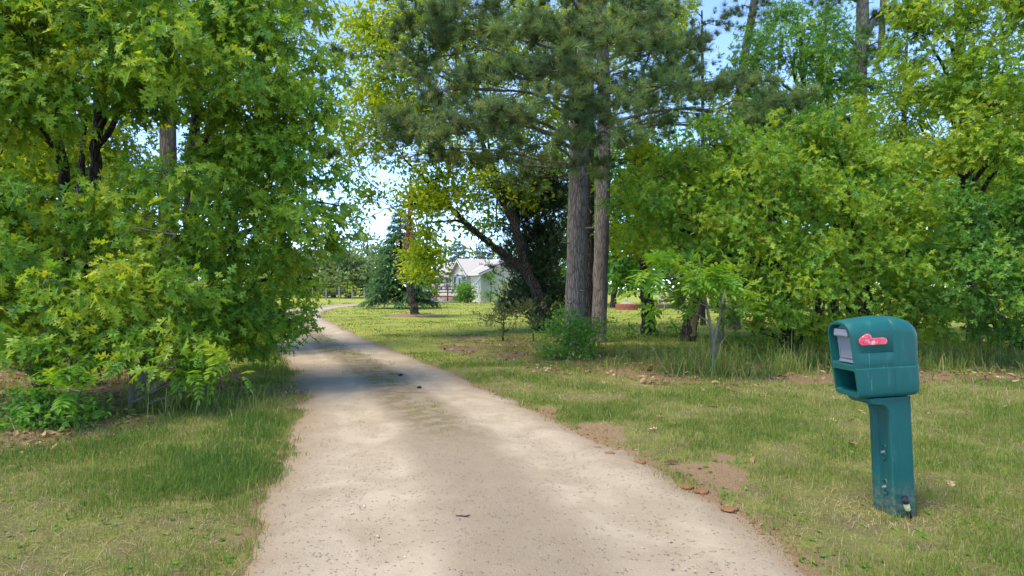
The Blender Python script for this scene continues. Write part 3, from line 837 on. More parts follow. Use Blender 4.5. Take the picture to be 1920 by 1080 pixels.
tree('oak_tree', 'broad oak whose low branches hang over the left edge of the drive', 'tree',
     [[(345, 700, 10.7, .12), (350, 480, 10.6, .10), (360, 300, 10.3, .09), (380, 120, 10.0, .07), (410, -80, 9.8, .05)]],
     [(470, 50, 9.0, 110, 80, .9), (420, 190, 8.6, 110, 70, .8), (540, 150, 8.8, 80, 70, .7), (585, 225, 8.9, 55, 40, .5), (500, 280, 8.8, 90, 60, .7),
      (570, 320, 8.8, 70, 42, .6), (635, 385, 8.8, 50, 30, .4, .8), (480, 380, 8.6, 110, 60, .8), (570, 430, 8.8, 70, 45, .6), (420, 300, 9.2, 80, 60, .6, .7),
      (520, 495, 9.0, 65, 40, .6), (440, 470, 8.6, 90, 50, .7), (492, 570, 9.2, 55, 42, .6), (545, 604, 9.0, 22, 12, .25), (450, 560, 8.6, 80, 60, .7), (400, 620, 8.4, 70, 45, .6), (475, 635, 9.6, 40, 40, .4), (560, 40, 9.4, 40, 60, .5, .6), (420, -80, 9.2, 160, 90, 1.2, .7)],
     'oak', M['oak'], M['oak_bark'], dens=12, sprays=7, seed=2, group=OG, sides=12)
tree('oak_tree', 'young oak with bright low foliage above the thin grey sapling stem', 'tree',
     [[(268, 690, 8.4, .05), (275, 590, 8.3, .045), (292, 500, 8.2, .04), (306, 440, 8.2, .03), (330, 330, 8.1, .02)]],
     [(330, 440, 7.5, 100, 60, .6), (250, 400, 7.6, 80, 50, .6), (150, 560, 7.0, 100, 60, .6), (260, 540, 7.2, 80, 60, .6, .8), (340, 560, 7.4, 80, 60, .6), (210, 620, 6.9, 110, 50, .6), (320, 640, 7.0, 80, 45, .5), (80, 620, 6.9, 90, 50, .6), (-40, 600, 7.0, 90, 70, .7), (50, 650, 6.9, 70, 34, .5), (190, 660, 7.0, 90, 32, .5), (400, 660, 7.6, 60, 34, .5), (300, 320, 8.0, 80, 50, .5, .7)],
     'oak', M['oak'], M['grey_bark'], dens=12, seed=3, group=OG, tmean=.6)
tree('oak_tree', 'shaded oak deep in the left wood behind the dark leaning stems', 'tree',
     [[(60, 665, 14, .14), (70, 400, 14, .12), (60, 150, 14, .09), (50, -60, 14, .06)]],
     [(60, 480, 13, 170, 120, 1.2), (0, 300, 13.5, 160, 120, 1.2), (180, 240, 13.5, 140, 120, 1.2, .6), (40, 80, 13.5, 190, 130, 1.4), (200, 560, 13, 150, 70, 1.0), (-150, 400, 13, 150, 250, 1.4), (60, 600, 12.5, 180, 50, 1.0), (250, 390, 13.5, 110, 70, 1.0), (140, 330, 13.2, 90, 60, 1.0)],
     'oak_s', M['maple'], M['oak_bark'], dens=8, seed=4, size=1.2, sprays=7, group=OG)
tree('oak_tree', 'backlit oak in the left wood behind the straight pine trunk', 'tree',
     [[(430, 655, 15, .13), (440, 400, 15, .10), (430, 100, 15, .07)]],
     [(430, 440, 14, 130, 90, 1.0, .7), (350, 330, 14.5, 110, 80, 1.0, .6), (480, 560, 14, 100, 60, .9), (340, 560, 13.5, 120, 60, .9), (420, 180, 14.5, 140, 100, 1.2, .6), (300, 60, 14.5, 150, 110, 1.2, .7), (470, 60, 14.5, 70, 90, 1.0, .6), (420, 620, 13, 110, 30, .7), (520, 310, 14.5, 60, 60, .9, .7), (440, 310, 14, 80, 60, .9)],
     'oak_s', M['maple'], M['oak_bark'], dens=6, seed=5, size=1.15, sprays=6, group=OG)
tree('pine_tree', 'straight tall pine standing behind the left oaks', 'tree',
     [[(315, 665, 13.6, .19), (315, 400, 13.6, .175), (316, 100, 13.6, .16), (318, -330, 13.6, .12), (320, -700, 13.6, .06)]],
     [(540, 20, 13.2, 45, 32, .6), (500, -50, 13, 90, 50, .9), (640, 120, 14.0, 45, 28, .5, .8), (590, 180, 14.2, 55, 26, .6, .7), (320, -160, 13.5, 230, 90, 1.8), (600, 280, 14.3, 30, 18, .4, .8), (320, -400, 13.6, 200, 150, 1.8, .5)],
     'tuft', M['pine'], M['pine_bark'], dens=9, seed=6, group='pines by the drive', tmean=.3, limb=.04)
tree('walnut_sapling', 'thin grey sapling with feathery compound leaves at the left wood edge', 'tree',
     [[(245, 772, 7.35, .034), (247, 715, 7.35, .030), (250, 660, 7.3, .026), (256, 600, 7.3, .02)]],
     [(280, 670, 6.9, 60, 30, .4), (230, 640, 7.0, 60, 30, .4), (350, 690, 6.9, 60, 28, .4), (430, 690, 7.3, 50, 26, .4), (400, 720, 7.2, 40, 22, .3)],
     'comp', M['walnut'], M['grey_bark'], dens=9, seed=7, sprays=3, size=.72, spread=.2)
tree('walnut_sapling', 'low sapling with long leaflets above the dark bush on the left', 'tree',
     [[(92, 790, 6.9, .018), (96, 740, 6.9, .016), (105, 690, 6.8, .012), (120, 660, 6.7, .008)]],
     [(60, 720, 6.4, 60, 28, .35), (130, 700, 6.4, 55, 28, .35), (20, 690, 6.5, 50, 30, .35, .8), (150, 735, 6.4, 30, 18, .2)],
     'comp', M['walnut'], M['grey_bark'], dens=10, seed=8, sprays=3, size=.75, spread=.18)
tree('low_bush', 'low dark green bush on the leaf litter at far left', 'bush',
     [[(100, 806, 6.45, .010), (100, 785, 6.45, .008), (105, 760, 6.4, .004)]],
     [(100, 785, 6.4, 60, 30, .3), (60, 770, 6.4, 40, 32, .25), (140, 778, 6.5, 35, 28, .25)],
     'oval', M['bush'], M['grey_bark'], dens=60, seed=9, sprays=6, size=.75, spread=.1, twigs=.3)

# ------------------------------------------------------------------ CENTRE
PG = 'pines by the drive'
tree('pine_tree', 'thickest pine in the centre with pale grey bark and drooping needle boughs', 'tree',
     [[(1076, 655, 15.0, .27), (1078, 600, 15.0, .245), (1083, 400, 15.0, .225), (1086, 200, 15.0, .205), (1092, 0, 15.0, .18), (1097, -300, 15, .12), (1100, -520, 15, .05)]],
     [(800, 60, 12.2, 70, 40, .5), (880, 30, 11.8, 80, 40, .6), (760, 120, 12.4, 50, 30, .4, .8), (830, 170, 11.6, 80, 36, .5), (930, 140, 11.4, 70, 36, .5), (770, 240, 12.0, 48, 40, .45), (860, 230, 11.0, 90, 40, .5),
      (950, 215, 11.0, 70, 38, .5), (985, 60, 11.2, 60, 36, .5), (1060, 40, 11.0, 70, 30, .5), (1050, 110, 10.8, 70, 36, .5), (1130, 90, 11.2, 60, 40, .5), (1050, 190, 10.8, 60, 34, .45), (1140, 180, 11.0, 60, 40, .5),
      (1100, 240, 11.2, 70, 30, .45), (1170, 250, 11.4, 45, 30, .4), (1085, 20, 13, 60, 40, .5), (1090, 150, 12.6, 60, 40, .5), (1115, 215, 12.8, 40, 24, .4), (1080, 300, 12.6, 50, 20, .4, .7), (1200, 60, 11.6, 60, 50, .5), (1230, 150, 12, 50, 40, .45), (870, 290, 12.4, 90, 28, .5, .6), (980, 280, 12.6, 70, 24, .5, .6), (740, 300, 13, 30, 20, .3, .5), (1150, 330, 13, 40, 26, .4, .6),
      (900, -60, 12, 200, 60, 1.2, .7), (1150, -70, 12, 200, 60, 1.2, .7), (1100, -260, 14, 230, 150, 2.0, .3)],
     'tuft', M['pine'], M['pine_bark'], dens=17, seed=11, group=PG, sides=24, rough=.05, limb=.018, sprays=6, twigs=1, stubs=26, tmean=.55, tsd=.36)
tree('pine_tree', 'slimmer pine just right of the thickest pine trunk', 'tree',
     [[(1122, 640, 16.8, .21), (1124, 600, 16.8, .195), (1129, 400, 16.8, .19), (1134, 200, 16.8, .175), (1126, 0, 16.8, .15), (1122, -300, 16.8, .09)]],
     [(1400, 160, 13.6, 60, 22, .4), (1480, 190, 13.4, 50, 26, .4), (1420, 215, 13.6, 80, 26, .45), (1330, 170, 14, 50, 26, .4), (1290, 230, 14.5, 60, 26, .5, .6), (1380, 240, 14.5, 70, 22, .5, .6), (1230, 100, 15, 70, 50, .7, .8), (1240, 210, 15, 60, 30, .6, .8), (1290, 90, 15.5, 50, 40, .5, .7), (1200, 20, 15, 80, 40, .7, .8), (1130, -120, 16, 200, 90, 1.6, .4)],
     'tuft', M['pine'], M['pine_bark'], dens=14, seed=12, group=PG, sides=20, rough=.05, limb=.018, sprays=6, twigs=1, stubs=18)
tree('pine_tree', 'dark narrow trunk squeezed between the two centre pines', 'tree',
     [[(1104, 628, 18.6, .16), (1105, 400, 18.6, .14), (1106, 200, 18.6, .12), (1104, -100, 18.6, .08)]],
     [(1000, 330, 17.5, 80, 50, .8, .5), (1180, 300, 18, 60, 60, .8, .5), (1020, 120, 17.5, 120, 80, 1.2, .5), (1110, -60, 18, 200, 70, 1.4, .4)],
     'tuft', M['pine'], M['oak_bark'], dens=8, seed=13, group=PG, stubs=14, tmean=.35)
tree('leaning_maple', 'dark forked maple leaning left over the lawn beside the cedar', 'tree',
     [[(1030, 626, 20.0, .23), (1020, 575, 20.0, .19), (985, 505, 20.0, .17), (972, 440, 19.8, .15), (945, 360, 19.6, .10), (900, 260, 19.2, .07), (860, 150, 19, .045)],
      [(985, 510, 20.0, .13), (935, 470, 19.6, .11), (885, 430, 19.2, .09), (850, 395, 19.0, .075), (820, 360, 18.8, .05), (760, 300, 18.5, .03)],
      [(860, 400, 19.1, .05), (830, 377, 18.8, .04), (780, 382, 18.6, .03), (735, 388, 18.4, .018)],
      [(972, 440, 19.9, .10), (950, 395, 20.4, .08), (925, 350, 21, .06), (915, 260, 21.5, .04)],
      [(900, 440, 19.3, .05), (860, 412, 18.8, .035), (800, 418, 18.4, .02)]],
     [(830, 330, 18.6, 90, 60, 1.0, .8), (800, 380, 18.2, 44, 44, .6), (805, 440, 18.4, 40, 30, .6, .8), (880, 425, 19.5, 45, 24, .6, .6), (800, 490, 18, 45, 36, .5, 1.2), (900, 350, 20, 80, 60, 1.0, .6), (960, 330, 20.5, 70, 60, .9, .6),
      (690, 375, 18.6, 38, 30, .5, 1.0), (665, 430, 18.6, 22, 18, .4, .7), (700, 230, 18.5, 70, 90, .9, .8), (720, 110, 18.8, 80, 100, 1.0, .8), (650, 300, 18.5, 40, 50, .6, .6), (790, 200, 19, 80, 110, 1.0, .6), (740, 20, 19, 110, 60, 1.2, .7), (690, 60, 18.8, 50, 60, .7, .7), (930, 425, 21, 40, 26, .6, .6), (900, 200, 20, 120, 110, 1.4, .5), (900, 60, 20.5, 170, 90, 1.6, .6), (1010, 230, 21, 100, 100, 1.2, .6), (1180, 40, 21.5, 130, 80, 1.4, .6), (1050, 90, 21.5, 100, 90, 1.2, .6), (800, -80, 20, 200, 80, 1.6, .4)],
     'oval', M['maple'], M['oak_bark'], dens=9, seed=14, size=1.55, sprays=7, sides=12, limb=.03, spread=.4, tmean=.55)
tree('cedar_tree', 'dense dark cedar left of the big pine trunk', 'tree',
     [[(1005, 622, 21.5, .14), (1008, 500, 21.5, .11), (1010, 330, 21.5, .05)]],
     [(1010, 540, 21, 50, 50, .9), (978, 572, 20.6, 28, 24, .7), (1030, 440, 21, 36, 70, .9), (985, 400, 21.2, 40, 60, .8), (1045, 560, 20.6, 22, 50, .6), (1000, 350, 21.5, 45, 50, .8, .8), (1040, 360, 21.4, 26, 60, .6), (1020, 590, 20.2, 34, 20, .6), (1000, 480, 21, 60, 40, .9)],
     'cedar', M['cedar'], M['oak_bark'], dens=12, seed=15, size=1.1, sprays=6)
tree('juniper_sapling', 'wider sparse juniper sapling standing on the lawn edge left of the cedar foot', 'tree',
     [[(943, 640, 17.0, .022), (944, 610, 17.0, .018), (946, 578, 17.0, .008)]],
     [(930, 602, 16.8, 30, 12, .35), (962, 590, 16.9, 28, 14, .35), (912, 590, 16.8, 16, 8, .2), (945, 582, 16.9, 14, 10, .2), (955, 618, 16.9, 18, 8, .2)],
     'cedar', M['juniper'], M['oak_bark'], dens=15, seed=16, size=.42, sprays=4, spread=.16, tmean=.5, group='juniper saplings')
tree('juniper_sapling', 'narrow thin juniper sapling directly in front of the cedar foot', 'tree',
     [[(1000, 645, 16.6, .022), (999, 610, 16.6, .016), (990, 570, 16.6, .006)]],
     [(996, 585, 16.6, 20, 20, .3), (985, 570, 16.6, 14, 10, .2), (1006, 608, 16.6, 14, 8, .2)],
     'cedar', M['juniper'], M['oak_bark'], dens=15, seed=17, size=.42, sprays=4, spread=.16, tmean=.45, group='juniper saplings')
tree('green_bush', 'bright leafy bush hiding the foot of the biggest pine', 'bush',
     [[(1066, 676, 12.9, .02), (1066, 640, 12.9, .016), (1070, 600, 12.9, .008)], [(1085, 674, 13, .015), (1100, 640, 13, .01)]],
     [(1066, 640, 12.8, 44, 34, .5), (1045, 610, 12.9, 30, 30, .4), (1090, 620, 13, 36, 32, .4), (1060, 585, 13.0, 22, 18, .3, .6), (1030, 655, 12.8, 26, 20, .35), (1108, 645, 13.2, 22, 22, .35)],
     'oval', M['bush'], M['grey_bark'], dens=34, seed=17, size=.75, sprays=6, spread=.16, twigs=.3, tmean=.6)
tree('oak_tree', 'plain dark trunk right of the centre pines with the fire pit beyond', 'tree',
     [[(1219, 630, 19.2, .24), (1214, 580, 19.2, .19), (1208, 500, 19.2, .17), (1200, 400, 19.2, .15), (1195, 200, 19.4, .10)]],
     [(1180, 420, 18, 70, 40, .9, .8), (1240, 400, 18, 70, 50, .9, .8), (1210, 470, 17.8, 60, 26, .7), (1190, 330, 18, 80, 60, 1, .8), (1270, 300, 18.5, 90, 70, 1.1, .7), (1230, 180, 19, 100, 80, 1.2, .6), (1230, 60, 19.5, 120, 80, 1.3, .5)],
     'oak_s', M['maple'], M['oak_bark'], dens=7, seed=18, group=OG, size=1.15)
# snag with peeled bark: thing with its own peeled face
tree('oak_tree', 'leaning trunk with a torn strip of bare orange wood', 'tree',
     [[(1290, 642, 16.8, .22), (1294, 610, 16.8, .19), (1304, 570, 16.8, .17), (1314, 480, 16.9, .14), (1320, 330, 17, .10)]],
     [(1330, 440, 16.2, 80, 60, .9), (1290, 500, 16, 50, 30, .6, .7), (1380, 500, 15.8, 70, 50, .8), (1360, 340, 16.5, 80, 70, 1.0)],
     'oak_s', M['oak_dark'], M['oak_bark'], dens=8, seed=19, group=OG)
bb = P(1297, 612, 16.6)
MBk = MB()
for k in range(9):
    z = .18 + k * .105; cxk = np.interp(z, [0, .45, 1.0, 1.9], [P(1290, 642, 16.8)[0], P(1294, 610, 16.8)[0], P(1304, 570, 16.8)[0], P(1314, 500, 16.8)[0]])
    r = np.interp(z, [0, .45, 1.0], [.235, .205, .185]) * (1.03); wa, wb = -.15 + .25 * math.sin(k * 1.3), .55 + .1 * math.sin(k * 2.1)
    for a in np.linspace(wa, wb, 6):
        MBk.v.append((cxk + r * math.sin(a), 16.8 - r * math.cos(a) * 1.02, z))
for k in range(8):
    for j in range(5):
        MBk.f.append((k * 6 + j, k * 6 + j + 1, k * 6 + j + 7, k * 6 + j + 6))
snag_root = [o for o in bpy.data.objects if o.get('label', '').startswith('leaning trunk with')][0]
strip = MBk.build('bare_wood_strip', M['dead_wood'], None, True)
strip.data.transform(__import__('mathutils').Matrix.Translation(-snag_root.location)); strip.parent = snag_root
strip['label'] = 'torn strip of bare orange wood'

# lawn tree in its mulch ring, with a hanging branch of dead leaves
lt_ = tree('lawn_maple', 'lawn tree with a bare leaning trunk in a ring of mulch', 'tree',
     [[(779, 593, 32.2, .23), (775, 570, 32.2, .20), (768, 540, 32.2, .18), (766, 480, 32.2, .15), (768, 400, 32.2, .10), (770, 330, 32.2, .06)]],
     [(785, 497, 30.5, 32, 20, .9, 1.3), (798, 478, 31, 26, 18, .8), (795, 430, 31.5, 22, 34, .8, .5), (790, 370, 32, 40, 40, 1.2, .5)],
     'oval', M['lime'], M['oak_bark'], dens=4.5, seed=20, size=2.3, sprays=7, spread=.45)
S = Soup(); rs = np.random.default_rng(5)
p = np.concatenate([P(768, 440, 31) + rs.normal(0, 1, (260, 3)) * [.22, .2, .75], P(728, 350, 20) * 0 + P(770, 380, 31) + rs.normal(0, 1, (120, 3)) * [.5, .2, .4]])
scatter(OVAL, p, rs.normal(0, .5, (380, 3)) + [0, 0, -.8], rs.normal(0, 1, (380, 3)), rs.uniform(.12, .22, 380), rs.random(380), S, rs)
o = link(bpy.data.objects.new('dead_leaves', S.mesh('dead_leaves', M['dead'], lt_.location)), lt_); o['label'] = 'hanging branch of dead brown leaves'
# mulch ring
S = MB(); n = 40; rs = np.random.default_rng(3)
c = G(779, 593.3)
vs = [(c[0], c[1], .09)]
for r, z in ((.6, .075), (1.1, .05), (1.45, .015)):
    for k in range(n):
        a = 2 * math.pi * k / n; q = r * (1 + .08 * rs.normal())
        vs.append((c[0] + q * math.cos(a) * 1.15, c[1] + q * math.sin(a), z + .02 * rs.normal() * (r < 1.2) + .025))
fs = [(0, 1 + k, 1 + (k + 1) % n) for k in range(n)]
for ring in range(2):
    for k in range(n):
        a = 1 + ring * n + k; b = 1 + ring * n + (k + 1) % n
        fs.append((a, a + n, b + n, b))
S.add(vs, fs)
tag(S.build('mulch_ring', M['mulch'], None, True), 'ring of brown mulch round the lawn tree trunk', 'mulch')

SG = 'spruces near the house'
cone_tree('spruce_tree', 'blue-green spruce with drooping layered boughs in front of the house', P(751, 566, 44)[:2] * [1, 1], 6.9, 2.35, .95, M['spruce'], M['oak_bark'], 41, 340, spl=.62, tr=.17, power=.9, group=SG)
for px, Y, hh, rr, lab in ((860, 92, 8.2, 2.8, 'pale blue spruce rising behind the left of the house roof'), (905, 96, 8.6, 2.9, 'pale blue spruce rising behind the middle of the house roof'), (948, 94, 8.3, 2.8, 'pale blue spruce rising behind the right end of the roof')):
    cone_tree('spruce_tree', lab, P(px, 555, Y)[:2], hh, rr, .4, M['bluespruce'], M['oak_bark'], int(px), 90, spl=1.1, group=SG)

# ------------------------------------------------------------------ RIGHT WOOD
tree('oak_tree', 'leafy oak right of the centre pines above the walnut sapling', 'tree',
     [[(1480, 655, 14.5, .13), (1470, 500, 14.3, .11), (1450, 350, 14, .09), (1430, 230, 13.8, .05)]],
     [(1330, 270, 12.2, 70, 50, .8), (1240, 330, 12.6, 70, 50, .8), (1380, 330, 11.8, 80, 55, .8), (1190, 390, 12.6, 50, 40, .6), (1280, 400, 12.0, 80, 50, .8), (1380, 420, 11.6, 80, 50, .8), (1250, 460, 12.2, 70, 34, .7, .8), (1450, 480, 11.4, 70, 50, .7), (1500, 540, 11.2, 60, 40, .6), (1420, 550, 11.6, 50, 34, .6, .8), (1460, 590, 11.2, 40, 22, .4), (1400, 600, 12.4, 40, 18, .4), (1530, 606, 12, 40, 18, .4)],
     'oak_s', M['oak'], M['oak_bark'], dens=10, seed=21, group=OG)
tree('oak_tree', 'bushy oak standing directly behind the mailbox', 'tree',
     [[(1620, 645, 15.5, .12), (1615, 480, 15.2, .10), (1600, 330, 14.8, .08), (1590, 220, 14.4, .04)]],
     [(1560, 280, 12.4, 80, 50, .9), (1640, 300, 12.2, 80, 50, .9), (1500, 330, 11.8, 70, 50, .8), (1580, 380, 11.6, 90, 55, .9), (1680, 380, 11.8, 80, 55, .9), (1530, 450, 11.6, 80, 50, .8), (1640, 470, 11.5, 90, 50, .8), (1580, 540, 11.4, 80, 40, .7), (1690, 550, 11.6, 80, 36, .7), (1580, 600, 11.9, 60, 18, .5), (1730, 606, 12.2, 50, 18, .5), (1500, 250, 12.6, 60, 36, .6)],
     'oak_s', M['oak'], M['oak_bark'], dens=10, seed=22, group=OG)
tree('oak_tree', 'tall yellow-green oak filling the top right corner', 'tree',
     [[(1826, 650, 15.6, .14), (1822, 520, 15.4, .12), (1810, 330, 15, .10), (1800, 120, 14.6, .08), (1790, -80, 14.4, .05)]],
     [(1720, 60, 13, 80, 60, .9), (1820, 40, 12.6, 100, 60, 1.0), (1900, 120, 12, 90, 70, 1.0), (1750, 150, 12.8, 90, 50, .9), (1860, 200, 12, 100, 50, .9), (1700, 220, 13, 70, 40, .8), (1950, 20, 12, 90, 80, 1.0), (1790, 260, 12.4, 90, 45, .8), (1900, 290, 11.8, 90, 50, .8), (1680, 20, 13.4, 40, 50, .6, .6), (1990, 220, 12, 70, 120, 1.0), (1840, -70, 13, 180, 60, 1.4, .6)],
     'oak_s', M['oak'], M['oak_bark'], dens=10, seed=23, group=OG, tmean=.57)
tree('oak_tree', 'low spreading oak at the right edge beyond the mailbox', 'tree',
     [[(1935, 640, 14.2, .11), (1925, 500, 14, .10), (1905, 380, 13.6, .07)]],
     [(1830, 400, 11.8, 90, 50, .9), (1920, 390, 11.4, 90, 60, .9), (1780, 470, 11.8, 70, 45, .8), (1870, 490, 11.2, 90, 50, .9), (1950, 500, 11, 80, 60, .9), (1810, 560, 11.4, 70, 34, .7), (1900, 570, 11, 80, 36, .7), (1990, 440, 11.2, 60, 120, .8), (1750, 580, 11.8, 40, 26, .5), (1840, 606, 12, 60, 18, .5), (1930, 612, 11.6, 60, 20, .5)],
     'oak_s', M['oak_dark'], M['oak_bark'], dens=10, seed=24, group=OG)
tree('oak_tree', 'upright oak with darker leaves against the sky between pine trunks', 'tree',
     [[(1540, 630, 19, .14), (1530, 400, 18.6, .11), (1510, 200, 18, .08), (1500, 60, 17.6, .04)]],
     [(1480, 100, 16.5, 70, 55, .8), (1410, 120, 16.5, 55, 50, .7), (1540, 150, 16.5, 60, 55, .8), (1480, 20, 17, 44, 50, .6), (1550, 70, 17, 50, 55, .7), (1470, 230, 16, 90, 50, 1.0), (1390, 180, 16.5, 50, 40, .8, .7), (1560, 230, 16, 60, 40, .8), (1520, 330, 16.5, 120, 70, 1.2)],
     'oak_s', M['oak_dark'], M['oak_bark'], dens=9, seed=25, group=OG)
tree('walnut_sapling', 'grey sapling with drooping compound leaves in the right-hand tall grass', 'tree',
     [[(1336, 702, 10.6, .034), (1337, 665, 10.6, .030), (1338, 640, 10.6, .030), (1328, 590, 10.6, .022), (1320, 540, 10.6, .016), (1310, 480, 10.6, .01)],
      [(1338, 640, 10.6, .024), (1352, 585, 10.6, .018), (1362, 530, 10.6, .012)]],
     [(1220, 510, 10.4, 50, 26, .5), (1290, 500, 10.2, 60, 30, .5), (1350, 520, 10.1, 60, 34, .5), (1300, 550, 10.2, 50, 24, .4), (1360, 565, 10.1, 44, 22, .4), (1240, 545, 10.4, 30, 18, .3), (1265, 580, 10.4, 28, 14, .3)],
     'comp', M['walnut'], M['grey_bark'], dens=13, seed=26, sprays=3, size=.85, spread=.25, tmean=.62)
tree('oak_tree', 'pale straight trunk just behind the right walnut sapling', 'tree',
     [[(1350, 665, 13.8, .075), (1353, 600, 13.8, .068), (1358, 500, 13.8, .06), (1366, 380, 13.8, .04)]],
     [(1350, 430, 13.2, 60, 50, .7), (1410, 380, 13.2, 60, 50, .7), (1300, 360, 13.4, 60, 40, .7)],
     'oak_s', M['oak'], M['grey_bark'], dens=8, seed=27, group=OG)
tree('pine_tree', 'forked bare-limbed pine rising above the oaks at upper right', 'tree',
     [[(1612, 622, 21, .30), (1612, 300, 21, .25), (1612, 130, 21, .22), (1618, 40, 21, .20), (1614, -80, 21, .17), (1612, -300, 21, .10)],
      [(1616, 80, 21, .15), (1640, 30, 21, .12), (1690, 12, 20.6, .07), (1740, -10, 20.4, .04)],
      [(1610, 90, 21, .08), (1580, 60, 20.6, .05), (1545, 80, 20.4, .03)], [(1608, 140, 21, .07), (1570, 105, 20.6, .045), (1540, 100, 20.4, .02)],
      [(1652, 110, 21.4, .11), (1655, 20, 21.4, .10), (1660, -80, 21.4, .08)]],
     [(1660, 130, 19.5, 60, 24, .8), (1740, 170, 19.5, 80, 26, .9), (1620, 160, 19, 40, 22, .6), (1820, 130, 19, 60, 22, .7), (1560, 0, 20.5, 70, 30, .8, .6), (1690, 30, 20.5, 60, 40, .8, .7), (1600, 90, 20, 50, 30, .7, .6), (1660, 80, 20, 50, 30, .7, .7), (1600, -110, 20, 160, 60, 1.6, .6), (1780, 380, 18, 60, 30, .8, .6), (1760, 340, 18.5, 80, 30, .9, .6)],
     'tuft', M['pine'], M['pine_bark'], dens=7, seed=28, group=PG, stubs=30, tmean=.3, size=1.2)
tree('pine_tree', 'slanting pine trunk against the sky left of the forked pine', 'tree',
     [[(1375, 622, 22, .2), (1378, 300, 22, .15), (1395, 110, 22, .14), (1412, 20, 22, .13), (1425, -80, 22, .12), (1440, -260, 22, .1)],
      [(1536, 160, 22, .07), (1545, 60, 22, .07), (1560, -60, 22, .06)]],
     [(1340, -50, 21, 120, 36, 1.2, .5), (1440, 40, 21.5, 70, 40, .8, .6), (1390, 10, 21.5, 50, 40, .8, .5), (1300, 300, 20.5, 120, 60, 1.2, .5), (1420, -150, 21, 180, 60, 1.6, .5)],
     'tuft', M['pine'], M['pine_bark'], dens=5, seed=29, group=PG, stubs=24, tmean=.3, size=1.2)
tree('pine_tree', 'thin half-dead pine with bare twigs against the sky', 'tree',
     [[(1318, 600, 24, .08), (1318, 300, 24, .07), (1317, 100, 24, .05), (1316, 20, 24, .03)]],
     [(1300, 120, 23, 50, 40, .7, .7), (1270, 60, 23, 50, 40, .7, .5), (1340, 170, 23, 50, 34, .7, .7), (1260, 160, 23, 50, 40, .7, .6), (1330, 40, 23.5, 40, 30, .5, .25), (1290, 10, 23, 60, 30, .6, .25)],
     'tuft', M['pine'], M['oak_bark'], dens=5, seed=30, group=PG, stubs=60, tmean=.2, size=1.3, twigs=1)
for px, py, Y, rx, ry, kd, mt, lab in ((1430, 640, 13.6, 60, 36, 'oval', 'walnut', 'low leafy shrub in the shade left of the mailbox'), (1500, 625, 14.5, 60, 44, 'oak_s', 'oak', 'oak sapling thicket just left of the mailbox top'), (1745, 632, 14, 50, 34, 'oak_s', 'oak_dark', 'oak sapling just right of the mailbox'),
                                       (1870, 635, 13.6, 60, 34, 'oval', 'walnut', 'low leafy shrub right of the far trunk near the right edge'), (1250, 625, 18.5, 50, 26, 'oval', 'walnut', 'low leafy shrub between the dark trunk and the torn trunk'), (1160, 625, 18, 30, 24, 'oval', 'walnut', 'low leafy shrub between the slim pine and the dark trunk'),
                                       (1640, 628, 15, 60, 36, 'oak_s', 'oak', 'oak sapling thicket directly behind the mailbox')):
    gy = H * F / Y + 540
    tree('understory_shrub', lab, 'shrub', [[(px, gy, Y, .02), (px + 3, (gy + py) / 2, Y, .015), (px, py - ry * .5, Y, .008)], [(px + 1, gy, Y, .015), (px + 22, (gy + py) / 2, Y, .010), (px + 26, py, Y, .006)]],
         [(px, py, Y, rx * .7, ry * .8, .5), (px - rx * .5, py + 6, Y - .2, rx * .5, ry * .6, .4), (px + rx * .5, py + 4, Y - .1, rx * .5, ry * .6, .4)], kd, M[mt], M['grey_bark'], dens=11 if kd == 'oval' else 8, seed=300 + px, size=.95, sprays=5, spread=.22, group='shrubs under the right-hand trees', tmean=.5)
# deeper rows
for k, (px, Y, sc, lab) in enumerate(((1420, 19, 1.0, 'shaded tree deep in the right wood behind the walnut sapling'), (1560, 20, 1.0, 'shaded tree deep in the right wood to the left of the mailbox'), (1700, 19.5, 1.0, 'shaded tree deep in the right wood over the mailbox'),
                                      (1840, 19, 1.0, 'shaded tree deep in the right wood behind the far right trunk'), (1960, 18, 1.0, 'shaded tree deep in the right wood at the frame edge'))):
    tree('oak_tree', lab, 'tree', [[(px, H * F / Y + 540, Y, .15), (px + 8, 450, Y, .12), (px - 6, 250, Y, .08), (px, 80, Y, .04)]],
         [(px - 30, 500, Y - .6, 90, 40, 1.2), (px + 40, 440, Y - .6, 90, 50, 1.2), (px - 30, 360, Y - .5, 100, 60, 1.3), (px + 40, 280, Y - .5, 100, 60, 1.3), (px - 10, 190, Y, 90, 60, 1.3, .7), (px, 565, Y - .4, 110, 30, 1.2, .8)],
         'oak_s', M['maple'], M['oak_bark'], dens=4.5, seed=50 + k, size=1.35, group=OG)

# ------------------------------------------------------------------ FAR TREES
FG = 'trees round the far pasture'
far = [(575, 95, 470, 60, 'soft green tree at the left end of the far pasture'), (625, 92, 462, 40, 'pale tree behind the far pasture fence left of the dark trunk'), (655, 88, 452, 46, 'drooping tree with a stout dark trunk in the pasture'),
       (690, 98, 432, 38, 'tall thin far tree with bare top branches beside the spruce'), (540, 90, 480, 40, 'grey-green far tree glimpsed under the left oak branches'), (510, 98, 460, 60, 'larger far tree hidden behind the left oak branches')]
for k, (px, Y, top, rp, lab) in enumerate(far):
    gy = H * F / Y + 540
    tree('pasture_tree', lab, 'tree', [[(px, gy, Y, .32), (px + 2, 530, Y, .25), (px - 2, (top + 530) / 2, Y, .15), (px, top + 10, Y, .05)]],
         [(px - rp * .3, 520, Y, rp * .8, 26, 3), (px + rp * .4, 500, Y, rp * .7, 24, 3), (px - rp * .1, top + 22, Y, rp * .5, 22, 2.5, .5 if 'bare' in lab else 1), (px + rp * .2, 538, Y, rp * .7, 14, 2.5)],
         'oval_far', M['far'], M['oak_bark'], dens=.75, seed=70 + k, size=3.4, sprays=10, spread=1.0, group=FG, limb=.08, twigs=.1)
